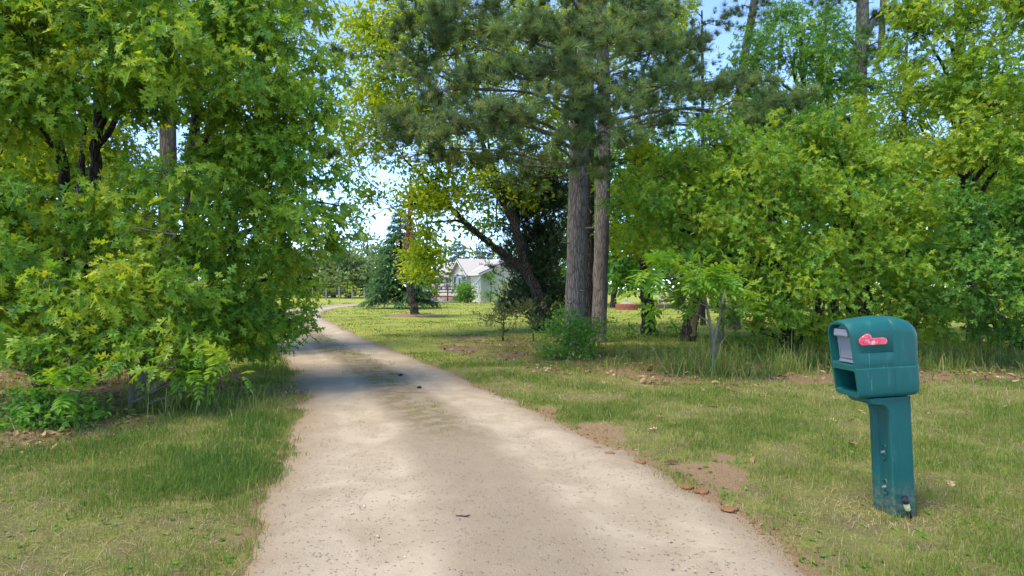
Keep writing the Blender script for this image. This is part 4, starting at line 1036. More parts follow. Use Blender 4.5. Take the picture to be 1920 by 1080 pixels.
tree('pasture_tree', 'tiny bright yellow-green tree by the pasture fence', 'tree', [[(648, 560.5, 84, .09), (648, 545, 84, .06)]], [(653, 541, 84, 8, 8, .6)], 'oval_far', M['lime'], M['oak_bark'], dens=3, seed=80, size=2, spread=.4, group=FG)
# bare branches of the tall far tree
# far wood: one mass
S = Soup(); rs = np.random.default_rng(9)
n = 52000
x = rs.uniform(-170, 190, n); yb = 128 + 10 * vnoise(x * .05, x * 0, 4) + rs.uniform(-4, 14, n)
top = 7 + 6 * fbm(x * .09, x * 0 + 3, 8, 3) + np.where(x > 15, 4, 0)
z = top * rs.random(n) ** .85
scatter(DIA, np.stack([x, yb, z], 1), rs.normal(0, 1, (n, 3)), rs.normal(0, 1, (n, 3)) + [0, 0, .6], rs.uniform(.5, 1.1, n), np.clip(fbm(x * .2, z * .3, 4, 3) + rs.normal(0, .12, n), 0, 1), S, rs)
tag(link(bpy.data.objects.new('far_woods', S.mesh('far_woods', M['far']))), 'far wood closing the view beyond the pasture and house', 'woods', kind='stuff')
# darker wood behind the lawn on the right
RG = 'trees at the back of the lawn'
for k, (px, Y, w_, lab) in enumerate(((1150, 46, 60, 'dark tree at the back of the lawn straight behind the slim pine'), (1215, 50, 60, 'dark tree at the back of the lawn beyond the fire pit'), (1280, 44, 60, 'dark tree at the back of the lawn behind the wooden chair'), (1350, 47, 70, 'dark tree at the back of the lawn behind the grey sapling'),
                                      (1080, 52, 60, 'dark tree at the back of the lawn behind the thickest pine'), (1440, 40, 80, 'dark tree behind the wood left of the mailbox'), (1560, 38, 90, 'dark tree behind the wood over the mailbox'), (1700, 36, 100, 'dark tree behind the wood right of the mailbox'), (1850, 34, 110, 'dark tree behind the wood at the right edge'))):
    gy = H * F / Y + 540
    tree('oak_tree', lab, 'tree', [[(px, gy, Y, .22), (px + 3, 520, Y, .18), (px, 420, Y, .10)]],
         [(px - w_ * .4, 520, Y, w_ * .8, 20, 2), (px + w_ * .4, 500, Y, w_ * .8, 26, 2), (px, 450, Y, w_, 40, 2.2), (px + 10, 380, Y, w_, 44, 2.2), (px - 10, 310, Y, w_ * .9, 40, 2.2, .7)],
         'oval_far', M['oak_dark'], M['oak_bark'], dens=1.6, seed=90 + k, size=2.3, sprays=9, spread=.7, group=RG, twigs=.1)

# ------------------------------------------------------------------ HOUSE
def rot_frame(origin, sdir):
    return math.atan2(sdir[1], sdir[0])


hc = np.array([-3.1, 63.0]); sd = unit(np.array([-.52, .85]))          # along the front wall, away from us; depth is to the right
rotz = math.atan2(sd[1], sd[0])
house = empty('house', (hc[0], hc[1], 0), 'white ranch house with a pale metal roof and small front gable', 'house', rot=(0, 0, rotz))
# local: x along front wall (0..15), y = -depth (depth 0..7 toward -y), z up
LX, DP, EV, RG_ = 15.0, 7.0, 2.95, 4.38
w = MB()
w.prism([(0, .0), (DP, .0), (DP, EV), (DP / 2, RG_ - .08), (0, EV)], (LX, 0, 0), (0, 0, 0), (0, -1, 0), (0, 0, 1))
# cross gable body standing 0.25 m forward
gx0, gx1, gp = 2.1, 5.7, 4.36
w.prism([(gx0, 0), (gx1, 0), (gx1, EV - .02), ((gx0 + gx1) / 2, gp - .12), (gx0, EV - .02)], (0, -3.3, 0), (0, .25, 0))
wall = w.build('wall', None or M['white_paint'], house)
sdg = MB()
for k in range(20):
    z = .25 + k * .135
    sdg.box((-.012, -DP + .05, z), (0.0, -.05, z + .012))
    sdg.box((.05, 0, z), (gx0 - .02, .012, z + .012)); sdg.box((gx1 + .02, 0, z), (LX - .05, .012, z + .012))
    sdg.box((gx0 + .03, .25, z), (gx1 - .03, .262, z + .012))
sdg.build('siding_laps', M['trim'], wall)
r = MB()
ov = .45; sl = (RG_ - EV) / (DP / 2)
for sgn in (0, 1):
    y0 = ov if not sgn else -DP - ov
    ye = EV - ov * sl
    r.add([(-ov, y0, ye), (LX + ov, y0, ye), (LX + ov, -DP / 2, RG_), (-ov, -DP / 2, RG_), (-ov, y0, ye + .09), (LX + ov, y0, ye + .09), (LX + ov, -DP / 2, RG_ + .09), (-ov, -DP / 2, RG_ + .09)],
          [(0, 1, 2, 3), (7, 6, 5, 4), (0, 4, 5, 1), (1, 5, 6, 2), (3, 2, 6, 7), (0, 3, 7, 4)])
gs = (gp - EV) / ((gx1 - gx0) / 2); gm = (gx0 + gx1) / 2
for sgn in (-1, 1):
    xe = gm + sgn * ((gx1 - gx0) / 2 + .3); ze = gp - gs * ((gx1 - gx0) / 2 + .3)
    r.add([(xe, .65, ze), (gm, .65, gp + .02), (gm, -DP / 2, gp + .02), (xe, -2.4, ze), (xe, .65, ze + .09), (gm, .65, gp + .11), (gm, -DP / 2, gp + .11), (xe, -2.4, ze + .09)],
          [(0, 1, 2, 3), (7, 6, 5, 4), (0, 4, 5, 1), (1, 5, 6, 2), (2, 6, 7, 3), (3, 7, 4, 0)])
roof = r.build('roof', M['roof'], house)
for k in range(32):
    x = -.4 + k * .5
    if not (gx0 - .5 < x < gx1 + .5):
        rb = MB(); rb.bar((x, ov, EV - ov * sl + .1), (x, -DP / 2, RG_ + .1), .035, .03); rb.build('roof_rib', M['roof'], roof)
t = MB()
t.bar((-ov - .01, ov, EV - ov * sl - .05), (-ov - .01, -DP / 2, RG_ - .04), .05, .2)
t.bar((-ov - .01, -DP - ov, EV - ov * sl - .05), (-ov - .01, -DP / 2, RG_ - .04), .05, .2)
t.bar((-ov, ov + .02, EV - ov * sl - .02), (gx0 - .3, ov + .02, EV - ov * sl - .02), .04, .16)
t.bar((gx1 + .3, ov + .02, EV - ov * sl - .02), (LX + ov, ov + .02, EV - ov * sl - .02), .04, .16)
for sgn in (-1, 1):
    xe = gm + sgn * ((gx1 - gx0) / 2 + .3); ze = gp - gs * ((gx1 - gx0) / 2 + .3)
    t.bar((xe, .67, ze - .05), (gm, .67, gp - .05), .04, .2)
t.build('fascia', M['trim'], house)
t = MB()
t.bar((-ov - .03, ov, EV - ov * sl + .07), (-ov - .03, -DP / 2, RG_ + .08), .05, .07)
for sgn in (-1, 1):
    xe = gm + sgn * ((gx1 - gx0) / 2 + .32); ze = gp - gs * ((gx1 - gx0) / 2 + .32)
    t.bar((xe, .69, ze + .08), (gm, .69, gp + .09), .05, .06)
t.build('roof_edge', M['brown_trim'], roof)
ch = MB(); ch.tube([(6.6, -3.5, RG_ - .1), (6.6, -3.5, RG_ + .55)], [.16, .16], 12); ch.tube([(6.6, -3.5, RG_ + .5), (6.6, -3.5, RG_ + .62)], [.22, .22], 12)
ch.build('chimney', M['brown_trim'], roof)


def window(x, z0, z1, w_, y):
    f = MB()
    f.box((x - w_ / 2 - .06, y, z0 - .06), (x + w_ / 2 + .06, y + .05, z1 + .06))
    fo = f.build('window', M['trim'], house)
    g = MB(); g.box((x - w_ / 2, y + .05, z0), (x + w_ / 2, y + .056, z1)); g.build('pane', M['glass'], fo)
    g = MB(); g.box((x - w_ / 2, y + .056, (z0 + z1) / 2 - .02), (x + w_ / 2, y + .075, (z0 + z1) / 2 + .02)); g.build('sash_bar', M['trim'], fo)
    for sg in (-1, 1):
        s = MB(); c = x + sg * (w_ / 2 + .06 + .19); s.box((c - .17, y, z0 - .05), (c + .17, y + .04, z1 + .05))
        for q in range(9):
            zz = z0 + (z1 - z0) * (q + .5) / 9; s.box((c - .13, y + .04, zz - .03), (c + .13, y + .055, zz + .02))
        s.build('shutter', M['shutter'], house)


window(2.85, 1.55, 2.6, .62, .25); window(5.05, 1.25, 2.6, .55, .25); window(7.4, 1.3, 2.5, .7, 0.0); window(10.2, 1.3, 2.5, .9, 0.0)
d_ = MB(); d_.box((3.55, .25, .6), (4.4, .30, 2.65)); dd_ = d_.build('door', M['door'], house)
g = MB(); g.box((3.7, .30, 1.5), (4.25, .306, 2.45)); g.build('pane', M['glass'], dd_)
# deck
deck = empty('deck', (hc[0] + sd[0] * 5.6 - sd[1] * 0, hc[1] + sd[1] * 5.6, 0), 'red-brown wooden deck with lattice skirt at the house front', 'deck', rot=(0, 0, rotz))
q = MB(); q.box((-2.6, .3, .52), (3.0, 3.4, .60)); q.build('floor_boards', M['redwood'], deck)
for (x, y) in ((-2.55, 3.35), (-.7, 3.35), (1.1, 3.35), (2.95, 3.35), (-2.55, .9), (-2.55, 2.1)):
    q = MB(); q.box((x - .05, y - .05, 0), (x + .05, y + .05, 1.55)); q.build('post', M['redwood'], deck)
q = MB()
for z in (1.0, 1.28, 1.55):
    q.box((-2.6, 3.33, z - .05), (3.0, 3.38, z + .05)); q.box((-2.58, .4, z - .05), (-2.53, 3.3, z + .05))
q.build('railing', M['redwood'], deck)
q = MB()
for k in range(34):
    a = -2.6 + k * .17
    q.bar((a, 3.42, .04), (min(a + .48, 3.0), 3.42, .04 + min(.48, 3.0 - a)), .012, .045); q.bar((a, 3.435, .52), (min(a + .48, 3.0), 3.435, .52 - min(.48, 3.0 - a)), .012, .045)
for k in range(17):
    a = .4 + k * .17
    q.bar((-2.63, a, .04), (-2.63, min(a + .48, 3.4), .04 + min(.48, 3.4 - a)), .045, .012); q.bar((-2.645, a, .52), (-2.645, min(a + .48, 3.4), .52 - min(.48, 3.4 - a)), .045, .012)
q.build('lattice_skirt', M['redwood'], deck)
# pale edging in front
q = MB()
e0, e1 = P(795, 569, 58.5), P(862, 567, 62.0)
for k in range(9):
    a = e0 + (e1 - e0) * k / 9; b = e0 + (e1 - e0) * (k + .93) / 9
    q.bar((a[0], a[1], .09), (b[0], b[1], .09), .22, .2)
tag(q.build('edging_blocks', M['stone'], None, bevel=.01), 'row of pale edging blocks along the flower bed by the deck', 'edging')
q = MB(); c = G(812, 568.6)
q.tube([(c[0], c[1], 0), (c[0], c[1], .12), (c[0], c[1], .42), (c[0], c[1], .46)], [.22, .26, .36, .38], 16)
tag(q.build('planter', M['stone'], None, True), 'grey round planter on the lawn beside the deck', 'planter')
tree('rounded_shrub', 'rounded dark green shrub against the house front', 'bush', [[(877, 568, 61, .07), (877, 552, 61, .06), (877, 540, 61.1, .05), (876, 530, 61.2, .02)]],
     [(877, 548, 61, 17, 16, .9), (868, 556, 60.6, 12, 10, .7), (888, 555, 60.6, 11, 11, .7), (876, 535, 61.2, 11, 9, .6)],
     'oval_far', M['oak_dark'], M['oak_bark'], dens=7, seed=110, size=1.2, spread=.35, twigs=.1, tmean=.45)
tree('wall_creeper', 'thin climbing shrub on the shaded end wall of the house', 'bush', [[(920, 567, 62.6, .04), (921, 540, 62.9, .03), (920, 515, 63.1, .02)]],
     [(920, 555, 62.5, 8, 12, .3), (921, 530, 62.9, 6, 14, .25, .7), (926, 515, 63.1, 5, 8, .2, .5), (914, 518, 63, 4, 7, .2, .5)],
     'oval_far', M['bush'], M['oak_bark'], dens=7, seed=111, size=1.0, spread=.25, twigs=.1)
tree('rounded_shrub', 'small yellow-green shrub near the blue barrel', 'bush', [[(934, 572, 54, .03), (934, 562, 54, .02)]],
     [(933, 562, 54, 9, 8, .4), (945, 556, 53, 8, 10, .4), (948, 530, 50, 12, 16, .5, .6)], 'oval_far', M['lime'], M['oak_bark'], dens=7, seed=112, size=1.0, spread=.25, twigs=.1)
# satellite dish on its pole
dp = G(898.5, 570.5)
dish = empty('satellite_dish', dp, 'grey satellite dish on a steel pole in the lawn', 'satellite dish')
q = MB(); q.tube([(0, 0, -.05), (0, 0, 1.9)], [.055, .055], 10); q.build('pole', M['steel'], dish)
q = MB(); ring = []
nrm_ = unit(np.array([-.75, -.25, .55])); uu_ = unit(np.cross(nrm_, [0, 0, 1.0])); vv_ = np.cross(uu_, nrm_)
vs = [np.array([-.05, 0, 2.05])]; fs = []
for r_, dpt in ((.15, .01), (.3, .05), (.42, .11)):
    for k in range(20):
        a = 2 * math.pi * k / 20; vs.append(np.array([-.05, 0, 2.05]) + (uu_ * math.cos(a) * .85 + vv_ * math.sin(a)) * r_ + nrm_ * dpt)
fs = [(0, 1 + k, 1 + (k + 1) % 20) for k in range(20)] + [(1 + s * 20 + k, 1 + s * 20 + 20 + k, 1 + s * 20 + 20 + (k + 1) % 20, 1 + s * 20 + (k + 1) % 20) for s in (0, 1) for k in range(20)]
q.add(vs, fs); rf = q.build('reflector', M['dish'], dish, True)
sm = rf.modifiers.new('thick', 'SOLIDIFY'); sm.thickness = .02
q = MB(); ctr = np.array([-.05, 0, 2.05]); q.tube([ctr - vv_ * .4 + nrm_ * .1, ctr - vv_ * .2 + nrm_ * .55], [.015, .015], 6); q.tube([ctr - vv_ * .22 + nrm_ * .5, ctr - vv_ * .18 + nrm_ * .62], [.05, .05], 8); q.build('feed_arm', M['steel'], dish)
# blue barrel
c = G(936, 569)
bar_ = empty('barrel', c, 'blue plastic barrel beside the house end wall', 'barrel')
q = MB(); q.tube([(0, 0, 0), (0, 0, .08), (0, 0, .3), (0, 0, .34), (0, 0, .38), (0, 0, .62), (0, 0, .7)], [.25, .28, .28, .295, .28, .28, .25], 18); q.build('body', M['blue'], bar_, True)
q = MB(); q.tube([(0, 0, .70), (0, 0, .74)], [.235, .235], 18); q.build('lid', M['blue'], bar_)

# ------------------------------------------------------------------ FIRE PIT AND CHAIR
c = G(1175, 581.5)
fp = empty('fire_pit', c, 'round red block fire pit on the lawn between tree trunks', 'fire pit')
q = MB()
for lay in range(2):
    for k in range(16):
        a0 = 2 * math.pi * (k + .5 * lay) / 16; a1 = a0 + 2 * math.pi / 16 * .95
        for_ = [(.52, a0), (.52, a1), (.72, a1), (.72, a0)]
        q.prism([(r_ * math.cos(a), r_ * math.sin(a)) for r_, a in for_], (0, 0, .19), (0, 0, .002 + lay * .2), (1, 0, 0), (0, 1, 0))
q.build('block_ring', M['brick'], fp, bevel=.012)
q = MB(); vs = [(0, 0, .56)]; fs = []
for r_, z in ((.2, .54), (.36, .48), (.46, .41)):
    for k in range(20): vs.append((r_ * math.cos(k * math.pi / 10), r_ * math.sin(k * math.pi / 10), z))
fs = [(0, 1 + k, 1 + (k + 1) % 20) for k in range(20)] + [(1 + s * 20 + k, 21 + s * 20 + k, 21 + s * 20 + (k + 1) % 20, 1 + s * 20 + (k + 1) % 20) for s in (0, 1) for k in range(20)]
q.add(vs, fs); q.build('spark_cover', M['ash'], fp, True)
q = MB(); q.tube([(-.06, 0, .55), (-.06, 0, .62), (.06, 0, .62), (.06, 0, .55)], [.012] * 4, 6); q.build('handle', M['black'], fp)
c = G(1239, 579)
chair = empty('lawn_chair', c, 'weathered slatted wooden lawn chair beyond the dark trunk', 'chair', rot=(0, 0, math.radians(-25)))
q = MB()
for k in range(5): q.box((-.28, -.3 + k * .11, .36 - k * .02), (.28, -.205 + k * .11, .38 - k * .02))
q.build('seat', M['chair'], chair)
q = MB()
for k in range(5):
    x = -.26 + k * .115; hh = .98 - .06 * abs(k - 2)
    q.bar((x + .05, .22, .28), (x + .05 + (k - 2) * .02, .52, hh), .1, .02)
q.build('backrest', M['chair'], chair)
for sx in (-1, 1):
    q = MB(); q.box((sx * .36 - .06, -.38, .56), (sx * .36 + .06, .36, .585)); q.build('armrest', M['chair'], chair)
    q = MB(); q.box((sx * .31 - .012, -.33, 0), (sx * .31 + .012, -.23, .56)); q.build('leg', M['chair'], chair)
    q = MB(); q.bar((sx * .31, .32, 0), (sx * .31, .26, .56), .024, .09); q.build('leg', M['chair'], chair)

# ------------------------------------------------------------------ PASTURE FENCE
fence = empty('wire_fence', G(640, 561), 'thin wire pasture fence on wooden posts beyond the drive bend', 'fence')
f0 = G(560, 563.5); f1 = G(706, 561.5); ol = np.array(fence.location)
for k in range(7):
    p_ = f0 + (f1 - f0) * k / 6 - ol
    q = MB(); q.tube([(p_[0], p_[1], -.1), (p_[0], p_[1], .8), (p_[0], p_[1], 1.45 + .1 * (k % 2))], [.075, .07, .065], 8); q.build('post', M['post'], fence)
q = MB()
for z in (.35, .7, 1.05, 1.3):
    a = f0 - ol; b = f1 - ol
    q.tube([(a[0], a[1], z), ((a[0] + b[0]) / 2, (a[1] + b[1]) / 2, z - .02), (b[0], b[1], z)], [.0045] * 3, 4)
q.build('wire', M['steel'], fence)

# ------------------------------------------------------------------ DRIVE EDGE CLODS, STICK, DROPPINGS
for k, (px, py, w_, lab) in enumerate(((1140, 850, .105, 'largest orange soil clod where the grass meets the gravel'), (1200, 866, .09, 'orange soil clod beside a bare scrape in the verge'), (1118, 838, .07, 'small reddish clod up the drive from the largest clod'),
                                       (1288, 912, .085, 'brown soil clod left of its darker neighbour at the bare patch'), (1316, 921, .085, 'rounded dark brown clod below the bare patch'), (1368, 954, .085, 'flat orange clod nearest the mailbox side of the drive'))):
    c = G(px, py + 4)
    rs = np.random.default_rng(200 + k)
    bm = bmesh.new(); bmesh.ops.create_icosphere(bm, subdivisions=4, radius=1.0)
    for v_ in bm.verts:
        n_ = v_.co.normalized(); d0 = 1 + .30 * math.sin(3.1 * n_.x + k) * math.cos(2.7 * n_.y + 1.3 * k) + .07 * math.sin(13 * n_.y + 9 * n_.x + k) + float(rs.normal(0, .035))
        v_.co = Vector((n_.x * d0 * w_ * .62, n_.y * d0 * w_ * .5, n_.z * d0 * w_ * .22))
    me = bpy.data.meshes.new('soil_clod'); bm.to_mesh(me); bm.free(); me.materials.append(M['clod'])
    me.polygons.foreach_set('use_smooth', np.full(len(me.polygons), True))
    o = link(bpy.data.objects.new('soil_clod', me)); o.location = (c[0], c[1], .010); o.scale = (.85, .85, .8)
    tag(o, lab, 'clod', 'soil clods along the drive edge')
S = Soup(); rs = np.random.default_rng(66)
n = 600; y = rs.uniform(3.2, 9.5, n); x = np.interp(y, CL[:, 1], CL[:, 0] + CL[:, 2]) + rs.normal(.02, .13, n)
sz = rs.lognormal(-5.0, .5, n); z = np.maximum(gz(x, y), .0) + .006
scatter([(octv, octt), (octv * [1.4, .8, .8] + [0, .1, 0], octt)], np.stack([x, y, z], 1), rs.normal(0, 1, (n, 3)) * [1, 1, .25], np.array([0, 0, 1.0]) + rs.normal(0, .2, (n, 3)), np.clip(sz, .003, .02), rs.random(n), S, rs)
tag(link(bpy.data.objects.new('soil_crumbs', S.mesh('soil_crumbs', M['clod']))), 'orange crumbs of soil along the right edge of the drive', 'soil crumbs', kind='stuff')
c = G(868, 981)
q = MB(); q.tube([(-.045, .01, .006), (-.01, 0, .012), (.03, -.012, .008), (.055, -.02, .006)], [.003, .005, .004, .002], 6); q.tube([(.01, -.004, .01), (.035, .012, .012), (.05, .014, .008)], [.003, .0025, .0015], 5)
o = q.build('twig', M['oak_bark'], None, True); o.location = (c[0], c[1], .034); tag(o, 'small dark forked twig lying on the gravel', 'twig')
for px, py, lab in ((786, 733, 'dark pebble lying on the drive lower of two'), (751, 709, 'dark pebble lying on the drive farther of two')):
    c = G(px, py); bm = bmesh.new(); bmesh.ops.create_icosphere(bm, subdivisions=2, radius=.028)
    for v_ in bm.verts: v_.co = Vector((v_.co.x * 1.2, v_.co.y, v_.co.z * (.7 + .1 * math.sin(60 * v_.co.x))))
    me = bpy.data.meshes.new('pebble'); bm.to_mesh(me); bm.free(); me.materials.append(M['oak_bark']); o = link(bpy.data.objects.new('pebble', me)); o.location = (c[0], c[1], .05); tag(o, lab, 'pebble', 'dark pebbles on the drive')
# fallen bare branches
for k, (pts, lab) in enumerate((([(1160, 664, 14.2, .012), (1185, 690, 13.6, .012), (1210, 680, 13.2, .008)], 'pale fallen branch in the brush right of the big pine'), ([(1290, 650, 12.6, .012), (1305, 672, 11.9, .010), (1312, 700, 11.2, .012)], 'thin dead stem leaning in the grass by the grey sapling'), ([(400, 735, 8.4, .008), (440, 742, 8.2, .008), (480, 730, 8.0, .004)], 'grey dead branch on the verge under the left oak'))):
    q = MB(); pp = [P(a, b, y) for a, b, y, r_ in pts]; pp = [np.array([p_[0], p_[1], max(p_[2], .03)]) for p_ in pp]
    q.tube(pp, [p_[3] for p_ in pts], 6)
    q.tube([pp[1], pp[1] + [.12, -.1, .12], pp[1] + [.3, -.12, .16]], [.006, .005, .002], 5); q.tube([pp[1], pp[1] + [-.1, -.05, .1], pp[1] + [-.2, -.12, .2]], [.005, .004, .002], 5)
    tag(q.build('fallen_branch', M['twig'], None, True), lab, 'branch', 'fallen branches')

# ------------------------------------------------------------------ MAILBOX
# local: x = front to rear (to the right in the photo), y = away from us, z up
ML, MW, MH = .485, .25, .50           # box length, width, height
ZB = .735                              # underside of the box above ground
FN = np.array([(1590 - 960) / F * 3.98, 3.98])
phi = math.radians(7)
org = FN + np.array([-math.sin(phi), math.cos(phi)]) * MW / 2
mail = empty('mailbox', (org[0] + .050, org[1], 0.0), 'teal plastic mailbox with faded red flag on its own post', 'mailbox', rot=(0, math.radians(-2.2), phi))


def section(u, grow=0.0, n_arc=11):
    """closed cross-section (y, z) at u along the box"""
    t = u / ML
    top = ZB + MH * (.93 + .075 * math.sin(math.pi * min(1, .12 + .78 * t)) - (.055 * max(0, (t - .75) / .25) ** 2)) + grow
    hw = MW / 2 + grow - (.012 * max(0, (t - .85) / .15) ** 2)
    bot = ZB - grow + .006 * max(0, (t - .85) / .15)
    rr, rb_ = .085, .03
    def side(z):                       # the lower half is a touch wider; groove at the seam
        sm = ZB + .19
        w_ = hw - (.006 if z > sm else 0.0) - .010 * (1 - min(1, (z - bot) / .03)) * 0
        if abs(z - sm) < .0021: w_ -= .007
        if abs(z - (sm + .095)) < .0021 and .06 < u < .30: w_ -= .004
        return w_
    zs = [bot + rb_, bot + .08, bot + .14, ZB + .1835, ZB + .19, ZB + .1965, ZB + .23, ZB + .2795, ZB + .285, ZB + .2905, top - rr - .02]
    R_ = [(hw - rb_ * (1 - math.sin(a)), bot + rb_ * (1 - math.cos(a))) for a in np.linspace(0, math.pi / 2, 5)][:-1]
    R_ += [(side(z), z) for z in zs]
    w_ = hw - .006
    R_ += [(w_ - rr * (1 - math.cos(a)), top - rr + rr * math.sin(a)) for a in np.linspace(0, math.pi / 2, n_arc)]
    # gentle crown across the top
    full = R_ + [(0.0, top + .006)] + [(-y, z) for y, z in reversed(R_)]
    return np.array(full)


us = [0, .006, .018, .05, .10, .16, .22, .28, .2945, .3005, .3065, .34, .38, .415, .44, .465, .478, .485]
secs = []
for u_ in us:
    s_ = section(u_)
    if abs(u_ - .3005) < 1e-6:
        c_ = np.array([0, ZB + MH / 2]); s_ = c_ + (s_ - c_) * np.array([.972, .985])
    shear = .058 * (1 - (s_[:, 1] - ZB) / MH) * max(0, 1 - u_ / .3)     # hood leans forward at the top
    kr = min(1, max(0, (u_ - .44) / .045))
    if kr > 0:                                                          # rounded rear edge
        ins = .022 * (1 - math.sqrt(max(0, 1 - kr * kr)))
        c_ = np.array([0, ZB + MH / 2]); s_ = c_ + (s_ - c_) * np.array([1 - ins / (MW / 2), 1 - ins / (MH / 2)])
    if u_ < .01:
        c_ = np.array([0, ZB + MH / 2]); s_ = c_ + (s_ - c_) * np.array([1 - .004 / (MW / 2), 1 - .004 / (MH / 2)])
    secs.append(np.stack([np.full(len(s_), u_) + shear, s_[:, 0], s_[:, 1]], 1))
ns_ = len(secs[0])
bm = bmesh.new()
rows = [[bm.verts.new(p_) for p_ in s_] for s_ in secs]
for a_, b_ in zip(rows[:-1], rows[1:]):
    for k in range(ns_):
        bm.faces.new((a_[k], a_[(k + 1) % ns_], b_[(k + 1) % ns_], b_[k]))
bm.faces.new(rows[-1])
# front face with two openings
def fx(z): return .058 * (1 - (z - ZB) / MH)
hw_ = MW / 2 - .020
def arch(z0, z1, rr, hw__, nb=9):
    pts = [(hw__ - .012, z0), (hw__, z0 + .012)]
    pts += [(hw__ - rr * (1 - math.cos(a)), z1 - rr + rr * math.sin(a)) for a in np.linspace(0, math.pi / 2, nb)]
    return pts + [(-y, z) for y, z in reversed(pts)]
topz = section(0)[:, 1].max()
hole_u = arch(ZB + .205, topz - .022, .08, hw_); hole_l = arch(ZB + .030, ZB + .172, .014, hw_)
edges = [bm.edges.get((rows[0][k], rows[0][(k + 1) % ns_])) for k in range(ns_)]
loops = []
for hp in (hole_u, hole_l):
    lv = [bm.verts.new((fx(z) + .0, y, z)) for y, z in hp]
    loops.append(lv)
    edges += [bm.edges.new((lv[k], lv[(k + 1) % len(lv)])) for k in range(len(lv))]
bmesh.ops.triangle_fill(bm, use_beauty=True, edges=edges, normal=(-1, 0, 0))
for lv, dep, shr in ((loops[0], .085, .97), (loops[1], .34, .97)):
    czz = sum(v_.co.z for v_ in lv) / len(lv)
    bk = [bm.verts.new((v_.co.x + dep if dep < .1 else .06 + dep, v_.co.y * shr, czz + (v_.co.z - czz) * shr)) for v_ in lv]
    for k in range(len(lv)):
        bm.faces.new((lv[k], bk[k], bk[(k + 1) % len(lv)], lv[(k + 1) % len(lv)]))
    bm.faces.new(bk)
bmesh.ops.recalc_face_normals(bm, faces=bm.faces)
me = bpy.data.meshes.new('body'); bm.to_mesh(me); bm.free(); me.materials.append(M['teal'])
for p_ in me.polygons: p_.use_smooth = True
body = link(bpy.data.objects.new('body', me), mail)
try:
    me.set_sharp_from_angle(angle=math.radians(38))
except Exception:
    pass
# grey door set back in the upper opening
q = MB(); dpth = .05
dpoly = arch(ZB + .212, topz - .028, .076, hw_ - .006)
q.prism(dpoly, (.012, 0, 0), (dpth, 0, 0), (0, 1, 0), (0, 0, 1))
for i_, v_ in enumerate(q.v): q.v[i_] = (v_[0] + fx(v_[2]), v_[1], v_[2])
door = q.build('door', M['door_grey'], mail, bevel=.003)
q = MB(); z0 = ZB + .205
q.prism([(-hw_ + .016, 0.0), (hw_ - .016, 0.0), (hw_ - .016, .018), (-hw_ + .016, .018)], (.016, 0, 0), (dpth - .014 + fx(ZB + .22), 0, ZB + .214), (0, 1, 0), (0, 0, 1))
q.build('door_lip', M['door_grey'], door, bevel=.003)
q = MB()
q.box((dpth - .008 + fx(ZB + .26), -.075, ZB + .245), (dpth + fx(ZB + .26), .075, ZB + .25)); q.box((dpth - .008 + fx(ZB + .26), -.08, ZB + .245), (dpth + fx(ZB + .26) + .006, -.075, ZB + .35)); q.box((dpth - .008 + fx(ZB + .26), .075, ZB + .245), (dpth + fx(ZB + .26) + .006, .08, ZB + .35))
q.build('panel_rib', M['door_grey'], door)
q = MB(); zz = ZB + .385
q.prism([(-.07, 0), (.07, 0), (.062, .05), (-.062, .05)], (.05, 0, 0), (dpth - .045 + fx(zz), 0, zz), (0, 1, 0), (0, 0, 1))
q.build('handle', M['door_grey'], door, bevel=.010, seg=3)
# flag on the near side
fl = []
def arc(cx_, cz_, r_, a0, a1, n_): return [(cx_ + r_ * math.cos(a), cz_ + r_ * math.sin(a)) for a in np.linspace(math.radians(a0), math.radians(a1), n_)]
fl = arc(.215, .362, .022, -90, 90, 7) + [(.135, .384)] + arc(.105, .385, .028, 20, 110, 5) + arc(.075, .367, .028, 110, 270, 8)
fl = [(a, b - .002 if b > .34 else b) for a, b in fl]
q = MB(); yn = -(MW / 2) + .004
q.prism(fl, (0, -.013, 0), (.012, yn, ZB - .005), (1, 0, 0), (0, 0, 1))
flag = q.build('flag', M['flag'], mail, bevel=.004, seg=3); flag['label'] = 'sun-faded red flag lying level'
q = MB(); q.tube([(.088, yn - .012, ZB + .362), (.088, yn - .017, ZB + .362)], [.008, .007], 12); q.build('pivot', M['flag'], flag)
# moulded panel outline on the near side
q = MB(); yn = -(MW / 2) + .0065
q.box((.075, yn - .003, ZB + .213), (.285, yn, ZB + .216)); 
q.build('moulded_line', M['teal'], body)
# post with bracket
prof = [(.125, -.004), (.130, -.030), (.150, -.047), (.20, -.052), (.235, -.058), (.262, -.085), (.272, -.13), (.274, -.20), (.276, -.5), (.278, -.72), (.278, -.80), (.430, -.80), (.430, -.72), (.426, -.4), (.422, -.1), (.420, -.02), (.42, -.004)]
nP = len(prof)
vsteps = [(-.100, 0), (-.100, 0), (-.068, 1), (.068, 1), (.100, 0)]
ys_ = [-.100, -.066, -.054, .054, .066, .100]; rec = [0, 0, .020, .020, 0, 0]
q = MB(); vs = []; fs = []
for y_, r_ in zip(ys_, rec):
    for k, (u_, z_) in enumerate(prof):
        du = r_ if 4 <= k <= 10 else (r_ * .4 if k in (2, 3) else 0)
        sc_ = 1.0 - .10 * min(1, max(0, (-z_ - .05) / .3)) * 0
        vs.append((u_ + du, y_ * (1.12 if k in (0, nP - 1) else 1.0), ZB + z_))
for s_ in range(len(ys_) - 1):
    for k in range(nP):
        a = s_ * nP + k; b = s_ * nP + (k + 1) % nP
        fs.append((a, b, b + nP, a + nP))
fs.append(tuple(range(nP))); fs.append(tuple(range(len(ys_) * nP - 1, (len(ys_) - 1) * nP - 1, -1)))
q.add(vs, fs)
post = q.build('post', M['teal'], mail, True, bevel=.011, seg=3, angle=24)
post.data.set_sharp_from_angle(angle=math.radians(30))
